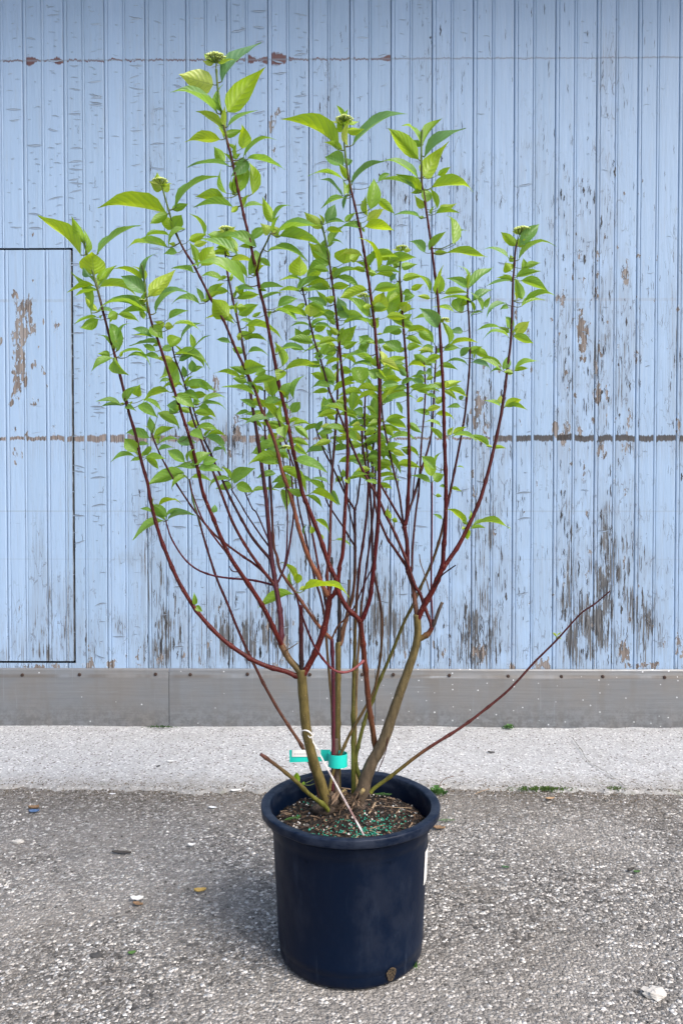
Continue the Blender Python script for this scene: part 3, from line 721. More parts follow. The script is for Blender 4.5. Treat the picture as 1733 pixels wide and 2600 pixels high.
S('B2g', .06, [(690, 1425), (686, 1420), (644, 1370), (619, 1329), (585, 1265), (557, 1202), (532, 1145), (515, 1110), (500, 1067), (492, 1040), (482, 1005)], 4.2, 2, DRED, DRED, 'B2b')
S('B2h', .12, [(688, 1397), (685, 1391), (661, 1358), (627, 1308), (612, 1282), (587, 1242)], 2.4, 1.6, PURP, DRED, 'B2b')
S('B2i', .20, [(685, 1380), (681, 1370), (652, 1304), (640, 1290), (620, 1245)], 2.3, 1.6, PURP, DRED, 'B2b')
S('B2k', .04, [(668, 1456), (640, 1428), (620, 1415), (572, 1380), (540, 1352), (500, 1305), (470, 1262), (440, 1215), (412, 1165), (396, 1130), (385, 1100)], 3.2, 2, RED2, DRED, 'B2f')
S('S2', .20, [(815, 2040), (800, 1975), (770, 1902), (737, 1850), (705, 1800), (673, 1743), (640, 1677), (611, 1615), (574, 1524), (549, 1465), (520, 1374), (503, 1312), (492, 1277), (481, 1220)], 5, 2.4, BRN, RED, d0=B + .03)
S('B2m', .04, [(584, 1415), (570, 1397), (545, 1365), (522, 1332), (508, 1305), (497, 1277), (487, 1248), (481, 1218)], 2.6, 1.8, RED2, RED, 'B2a')
S('B3', -.03, [(766, 1715), (777, 1700), (800, 1657), (825, 1587), (835, 1525), (837, 1512)], 8, 7.5, RED2, RED2, 'T1')
S('beta', -.02, [(836, 1522), (825, 1500), (805, 1457), (785, 1420), (760, 1350), (745, 1287), (732, 1242), (715, 1195), (705, 1150), (690, 1102), (662, 1035), (650, 997), (635, 965), (617, 925), (600, 890), (582, 847), (567, 812), (540, 767), (512, 712), (490, 670), (472, 642), (455, 610), (442, 578), (431, 542), (415, 487)], 6, 2.2, ORG, RED, 'B3')
S('gamma', .06, [(830, 1555), (826, 1530), (818, 1482), (808, 1440), (800, 1395), (786, 1325), (775, 1275), (760, 1225), (747, 1190), (732, 1145), (712, 1087), (700, 1040)], 3.4, 2, RED2, DRED, 'B3')
S('delta', -.06, [(836, 1520), (843, 1514), (852, 1500), (858, 1475), (862, 1437), (870, 1400), (875, 1300), (880, 1225), (882, 1125), (877, 1050), (875, 1012), (867, 937), (862, 887), (856, 825), (847, 747), (840, 697), (835, 660), (830, 630), (825, 605), (819, 580), (815, 562)], 5.5, 2.4, RED2, RED, 'B3')
S('S3', .03, [(843, 2010), (845, 1950), (846, 1885), (846, 1800), (845, 1700), (842, 1622)], 4.6, 4.6, PURP, PURP, d0=B + .01)
S('S3a', .18, [(842, 1624), (835, 1617), (810, 1590), (775, 1542), (750, 1505), (712, 1450), (703, 1412), (695, 1385), (690, 1300), (685, 1210), (680, 1145), (674, 1110), (672, 1072), (672, 990)], 4.8, 2, ORG, DRED, 'S3')
S('S3b', -.02, [(842, 1618), (857, 1590), (875, 1572), (900, 1540), (917, 1500), (930, 1470), (942, 1445), (955, 1405)], 2.4, 1.5, BRN, DRED, 'S3', name='twig')
S('T2', .10, [(858, 2010), (857, 1950), (857, 1875), (857, 1800), (858, 1720), (858, 1640), (858, 1632)], 7.5, 7.2, OLV, OLV, d0=B + .04, name='trunk')
S('D1', .11, [(860, 1640), (861, 1600), (861, 1520), (859, 1470)], 5.2, 4.6, BLK, BLK, 'T2', name='stub')
S('D2', .06, [(838, 1512), (840, 1482), (842, 1440), (842, 1416)], 3.2, 3, BLK, BLK, 'B3', name='stub')
S('D3', -.02, [(765, 1712), (764, 1640), (764, 1580), (763, 1536)], 6, 5.5, BLK, DRED, 'T1', name='stub')
S('D4', .14, [(872, 1590), (880, 1560), (884, 1520), (886, 1472)], 4, 3.6, BRN, GRY, 'T2', name='stub')
S('T2r', .20, [(858, 1640), (867, 1627), (875, 1587), (885, 1550), (895, 1512), (900, 1462), (901, 1400), (901, 1350), (900, 1300), (897, 1290), (880, 1262), (862, 1225), (842, 1182), (825, 1150), (810, 1112), (803, 1090)], 5, 1.8, BRN, DRED, 'T2')
S('T2s', .26, [(899, 1300), (903, 1284), (907, 1270), (914, 1212), (919, 1160), (920, 1110), (921, 1060)], 2.6, 1.8, DRED, DRED, 'T2r')
S('T2t', .24, [(901, 1395), (900, 1387), (872, 1340), (855, 1315), (830, 1275), (822, 1242), (812, 1200), (806, 1160)], 2.6, 1.6, DRED, DRED, 'T2r')
S('T2u', .22, [(846, 1192), (842, 1185), (835, 1132), (830, 1100), (826, 1060)], 2.4, 1.6, DRED, DRED, 'T2r')
S('T2v', .18, [(900, 1360), (899, 1350), (885, 1290), (872, 1230), (858, 1180)], 2.2, 1.6, DRED, DRED, 'T2r')
S('S4', .14, [(848, 2000), (846, 1900), (842, 1790), (836, 1720), (828, 1625), (824, 1570), (813, 1515), (797, 1462), (783, 1400), (770, 1340), (757, 1280), (748, 1200)], 4.6, 2, TAN, DRED, d0=B + .05)
S('T3', -.04, [(962, 1925), (955, 1908), (947, 1862), (940, 1815), (935, 1780), (927, 1700), (920, 1625), (914, 1580), (912, 1572)], 7.2, 6.4, BRN, RED2, d0=B + .01)
S('alpha', -.20, [(914, 1578), (905, 1567), (880, 1542), (857, 1500), (850, 1465), (835, 1435), (810, 1360), (785, 1295), (767, 1250), (757, 1200), (745, 1150), (735, 1100), (725, 1047), (707, 972), (697, 915), (680, 827), (670, 777), (660, 740), (652, 690), (643, 655), (632, 600), (620, 552), (612, 515), (605, 485), (592, 420), (585, 390), (577, 360), (570, 327), (565, 302), (558, 262), (554, 235), (551, 205), (549, 175)], 6.4, 2.6, RED2, RED, 'T3')
S('alpha2', -.20, [(652, 690), (656, 670), (662, 645), (674, 620), (687, 593)], 2.8, 2, RED, LGN, 'alpha')
S('eps', -.14, [(913, 1576), (920, 1570), (937, 1525), (943, 1485), (947, 1450), (952, 1400), (960, 1312), (962, 1225), (962, 1100), (963, 1050), (962, 962), (955, 887), (951, 830), (945, 785), (937, 722), (925, 647), (915, 590), (900, 520), (892, 487), (882, 437), (876, 390), (872, 340), (871, 318)], 6, 2.4, RED, RED, 'T3')
S('S5', -.16, [(927, 1677), (920, 1680), (900, 1697), (885, 1705), (865, 1707), (845, 1700), (825, 1680), (805, 1652), (790, 1625), (775, 1587), (762, 1550), (755, 1522), (751, 1505)], 3.4, 2.6, (.20, .055, .06), RED, 'T3')
S('S6', .16, [(835, 2010), (845, 1962), (867, 1910), (890, 1860), (925, 1800), (950, 1750), (962, 1690), (968, 1637), (969, 1575), (963, 1520), (952, 1470), (946, 1420), (943, 1325), (940, 1262), (935, 1187), (927, 1110), (925, 1060), (927, 1000)], 4.4, 2.2, OLV, DRED, d0=B - .01)
S('S7', .14, [(898, 2030), (897, 1990), (896, 1900), (896, 1800), (900, 1650), (902, 1575), (907, 1500), (913, 1430), (920, 1387), (931, 1300), (934, 1225), (928, 1180), (920, 1130), (917, 1080)], 6, 2.4, GRN, DRED, d0=B + .01)
S('S8', .24, [(905, 2005), (902, 1900), (903, 1790), (907, 1687), (911, 1625), (918, 1530), (927, 1462), (935, 1400), (945, 1320), (950, 1260), (953, 1200), (955, 1140)], 4.2, 2.2, TAN, DRED, d0=B + .05)
S('S9', .16, [(918, 1992), (908, 1960), (903, 1925), (910, 1890), (920, 1850), (930, 1815), (945, 1780), (961, 1734), (995, 1655), (1025, 1580), (1046, 1539), (1070, 1485), (1097, 1425), (1115, 1370), (1127, 1320), (1142, 1250), (1157, 1175), (1160, 1160), (1172, 1097), (1180, 1047), (1187, 980), (1191, 927), (1192, 872), (1189, 802), (1187, 780), (1186, 735)], 5.2, 2.2, GRN, DRED, d0=B + .02)
S('T4', .0, [(892, 2068), (902, 2045), (918, 2012), (930, 1970), (946, 1932), (962, 1904), (977, 1870), (990, 1832), (1001, 1800), (1018, 1750), (1040, 1688), (1055, 1640), (1060, 1600), (1058, 1560)], 21, 9, GRY, OLV, d0=B - .01, name='trunk')
S('D5', .0, [(1060, 1628), (1085, 1610), (1097, 1592)], 8, 6, OLV, RED2, 'T4')
S('D6', .0, [(1096, 1594), (1106, 1570), (1114, 1548), (1122, 1529)], 5, 4.2, BLK, GRY, 'D5', name='stub')
S('eta', .14, [(1097, 1596), (1093, 1582), (1081, 1550), (1065, 1506), (1052, 1485), (1032, 1425), (1000, 1350), (980, 1310), (962, 1270), (940, 1230), (917, 1187), (895, 1137), (880, 1100), (862, 1055), (845, 1015), (835, 990), (817, 925), (800, 872), (787, 822), (777, 772), (770, 745), (766, 720)], 4.6, 2, RED2, DRED, 'D5')
S('T4a', .05, [(1058, 1568), (1054, 1535), (1048, 1490), (1038, 1460), (1032, 1442)], 7, 5, BRN, RED2, 'T4')
S('theta', .18, [(1034, 1448), (1027, 1432), (1000, 1392), (982, 1365), (960, 1312), (950, 1270), (946, 1200), (945, 1160), (950, 1100), (955, 1050)], 4, 2, RED2, DRED, 'T4a')
S('T4k', .06, [(1033, 1446), (1034, 1410), (1032, 1375), (1026, 1340), (1024, 1328)], 5.4, 5, RED, RED, 'T4a')
S('iota', .20, [(1026, 1335), (1021, 1312), (1012, 1250), (1000, 1200), (985, 1132), (975, 1085), (969, 1040), (966, 960), (964, 885)], 3, 2, DRED, DRED, 'T4k')
S('iota2', .12, [(1026, 1335), (1000, 1290), (975, 1247), (962, 1225)], 3.4, 2.6, RED, RED, 'T4k')
S('kappa', .04, [(1025, 1335), (1032, 1312), (1037, 1225), (1038, 1185), (1037, 1100), (1036, 1050), (1034, 975), (1030, 912), (1025, 850), (1020, 785), (1017, 740), (1014, 707), (1015, 675), (1018, 648)], 5, 2.2, RED, RED, 'T4k')
S('lam', .20, [(1031, 1318), (1040, 1290), (1052, 1255), (1065, 1207), (1085, 1142), (1095, 1095), (1099, 1040), (1102, 975), (1105, 920), (1107, 880)], 3.4, 2, DRED, DRED, 'kappa')
S('mu', .16, [(1040, 1464), (1045, 1442), (1047, 1387), (1055, 1300), (1062, 1250), (1066, 1185), (1070, 1112), (1076, 1050), (1079, 987), (1077, 937), (1075, 915)], 3.2, 1.8, DRED, DRED, 'T4a')
S('T4b', -.02, [(1059, 1580), (1064, 1562), (1080, 1530), (1102, 1490), (1122, 1442), (1125, 1436)], 7.5, 7, RED2, RED2, 'T4')
S('nu', -.10, [(1122, 1445), (1124, 1420), (1125, 1400), (1130, 1325), (1131, 1225), (1128, 1130), (1126, 1060), (1124, 985), (1120, 910), (1115, 827), (1110, 752), (1104, 702), (1099, 660), (1091, 602), (1086, 565), (1080, 525), (1075, 490), (1070, 462), (1069, 382), (1071, 330)], 5.8, 2.2, RED, RED, 'T4b')
S('xi', .02, [(1121, 1446), (1135, 1427), (1162, 1387), (1190, 1332), (1215, 1275), (1225, 1245), (1240, 1192), (1252, 1142), (1262, 1097), (1272, 1047), (1282, 980), (1287, 935), (1295, 872), (1299, 790), (1301, 715), (1304, 685), (1307, 640), (1311, 615)], 6, 2.2, RED2, DRED, 'T4b')
S('tw1', -.06, [(1100, 1495), (1105, 1484), (1120, 1462), (1140, 1446), (1156, 1435)], 2.2, 1.6, DRED, BLK, 'T4b', name='twig')
S('tw2', .06, [(1090, 1512), (1085, 1485), (1076, 1455), (1067, 1430), (1064, 1407)], 1.8, 1.2, BRN, GRY, 'T4b', name='twig')
S('omi', .08, [(1097, 1592), (1097, 1560), (1094, 1500), (1095, 1412), (1096, 1325), (1096, 1225)], 2.4, 1.8, PURP, PURP, 'D5')
S('lam2', .24, [(1046, 1276), (1047, 1262), (1052, 1207), (1059, 1172)], 2, 1.4, DRED, DRED, 'lam')
S('pi', .22, [(832, 1510), (830, 1462), (836, 1400), (839, 1300), (843, 1200), (851, 1095), (856, 1025), (857, 912), (857, 880)], 4.4, 2.6, RED2, DRED, 'B3')
S('L1', .02, [(940, 2012), (951, 2000), (989, 1973), (1075, 1907), (1168, 1848), (1227, 1804), (1292, 1750), (1357, 1680), (1412, 1625), (1471, 1560), (1509, 1533), (1547, 1501)], 5.4, 1.8, GRN, DRED, d0=B)
ST['L1']['cm'] = (.085, .022, .018)
S('L2', -.13, [(832, 2058), (822, 2045), (780, 2012), (755, 1987), (710, 1950), (662, 1915)], 6, 4.6, GRN, (.08, .03, .025), d0=B - .05, name='stub')
S('D7', .07, [(853, 2010), (854, 1985), (853, 1940), (852, 1900), (852, 1876)], 8.5, 7, GRY, GRY, d0=B + .02, name='stub')
S('tw3', -.02, [(775, 1690), (795, 1680), (828, 1720), (829, 1720)], 1.2, 1.0, BRN, BRN, 'B3', name='twig')
ST.pop('tw3')
S('tw4', .05, [(810, 1600), (795, 1560), (780, 1530)], 1.4, 1.0, BRN, BRN, 'S3a', name='twig')
S('tw5', -.06, [(732, 1650), (745, 1640), (756, 1632)], 1.6, 1.2, BRN, TAN, 'B2', name='twig')
S('tw6', .0, [(1004, 1800), (984, 1870), (978, 1910), (958, 1960)], 1.2, 1.0, BRN, DRED, 'T4', name='twig')
S('tw7', -.12, [(600, 1470), (590, 1450), (583, 1438)], 1.7, 1.2, DRED, DRED, 'B2a', name='twig')

def resample(pts, depth, n=5):
    return catmull([(p[0], p[1], d) for p, d in zip(pts, depth)], n)
def plen(pts):
    L = [0.0]
    for a, b in zip(pts, pts[1:]): L.append(L[-1] + math.hypot(b[0] - a[0], b[1] - a[1]))
    return L
done = {}
M_STEM = None
def mat_stem():
    g = G('stem_bark'); c = g.co(); col = g.attr('col', 'Color')
    n = g.noise(g.sc(c, 1, 1, .35), 90, 4, .65)
    cc = g.mix(1.0, col, g.ramp(n, [(.3, .55), (.7, 1.4)]), 'MULTIPLY')
    sp = g.step(g.noise(c, 280, 2), .66, .71)
    cc = g.mix(g.math('MULTIPLY', sp, .45), cc, (.33, .24, .17))
    return g.end(g.pbr(cc, .5, 0, g.bump(n, .7, .003), .25))
M_STEM = mat_stem()
def build_stem(i):
    if i in done: return done[i]
    s = ST[i]
    if s['par']:
        build_stem(s['par']); P = done[s['par']]['px']
        b = min(P, key=lambda q: (q[0] - s['pts'][0][0]) ** 2 + (q[1] - s['pts'][0][1]) ** 2); d0 = b[2]
        s['pts'][0] = (b[0], b[1])
    else: d0 = PY + s['d0']
    d1 = PY + s['d1']; L = plen(s['pts'])
    dep = [d0 + (d1 - d0) * (l / L[-1]) ** .85 for l in L]
    px = resample(s['pts'], dep, 6); L2 = plen(px)
    rs = random.Random(i); pts = []; rad = []; cols = []
    phase = rs.uniform(0, 60); thick = s['r0'] > 8
    for q, l in zip(px, L2):
        t = l / L2[-1]; k = s['r0'] + (s['r1'] - s['r0']) * t ** (.8 if not thick else .6)
        if not thick:
            dn = ((l + phase) % 62) - 31
            k *= 1 + .34 * math.exp(-(dn / 4.0) ** 2)
        else: k *= 1 + .022 * math.sin(l * .11 + phase)
        p = at(q[0], q[1], q[2]); wob = k * pxm(q[2]) * .10
        p = p + Vector((nz(l * .03, rs.random(), 1) * wob, 0, 0))
        pts.append(p); rad.append(k * pxm(q[2]))
        c0, c1 = s['c0'], s['c1']
        if 'cm' in s: c0, c1, tt = (c0, s['cm'], t * 4) if t < .25 else (s['cm'], c1, (t - .25) / .75)
        else: tt = t if c1 not in (RED, DRED) else min(1, t * 1.7)
        if c1 == RED and t > .86 and L2[-1] > 500: tt = 1; c1 = tuple(a + (b - a) * min(1, (t - .86) / .08) for a, b in zip(RED, LGN))
        cols.append(tuple(a + (b - a) * tt for a, b in zip(c0, c1)))
    mb = MB(); tube(mb, pts, rad, 12 if thick else 8, True, 0, col=cols)
    done[i] = dict(px=px, pts=pts, rad=rad, mb=mb, s=s)
    return done[i]
for i in ST: build_stem(i)
STEM_OBJ = {}
def stem_object(i):
    d = done[i]; o = d['mb'].build(d['s']['name'], M_STEM, SHRUB, loc=d['pts'][0]); STEM_OBJ[i] = o; return o
for i in ST: stem_object(i)
tag(STEM_OBJ['T1'], 'straight olive trunk at the left of the clump, with a white string tied round it')
tag(STEM_OBJ['T4'], 'thick grey-brown trunk leaning right from the base')
tag(STEM_OBJ['L1'], 'long bare stem reaching low out to the right')
tag(STEM_OBJ['L2'], 'short cut stem leaning left over the pot rim')
tag(STEM_OBJ['alpha'], 'tallest red stem')
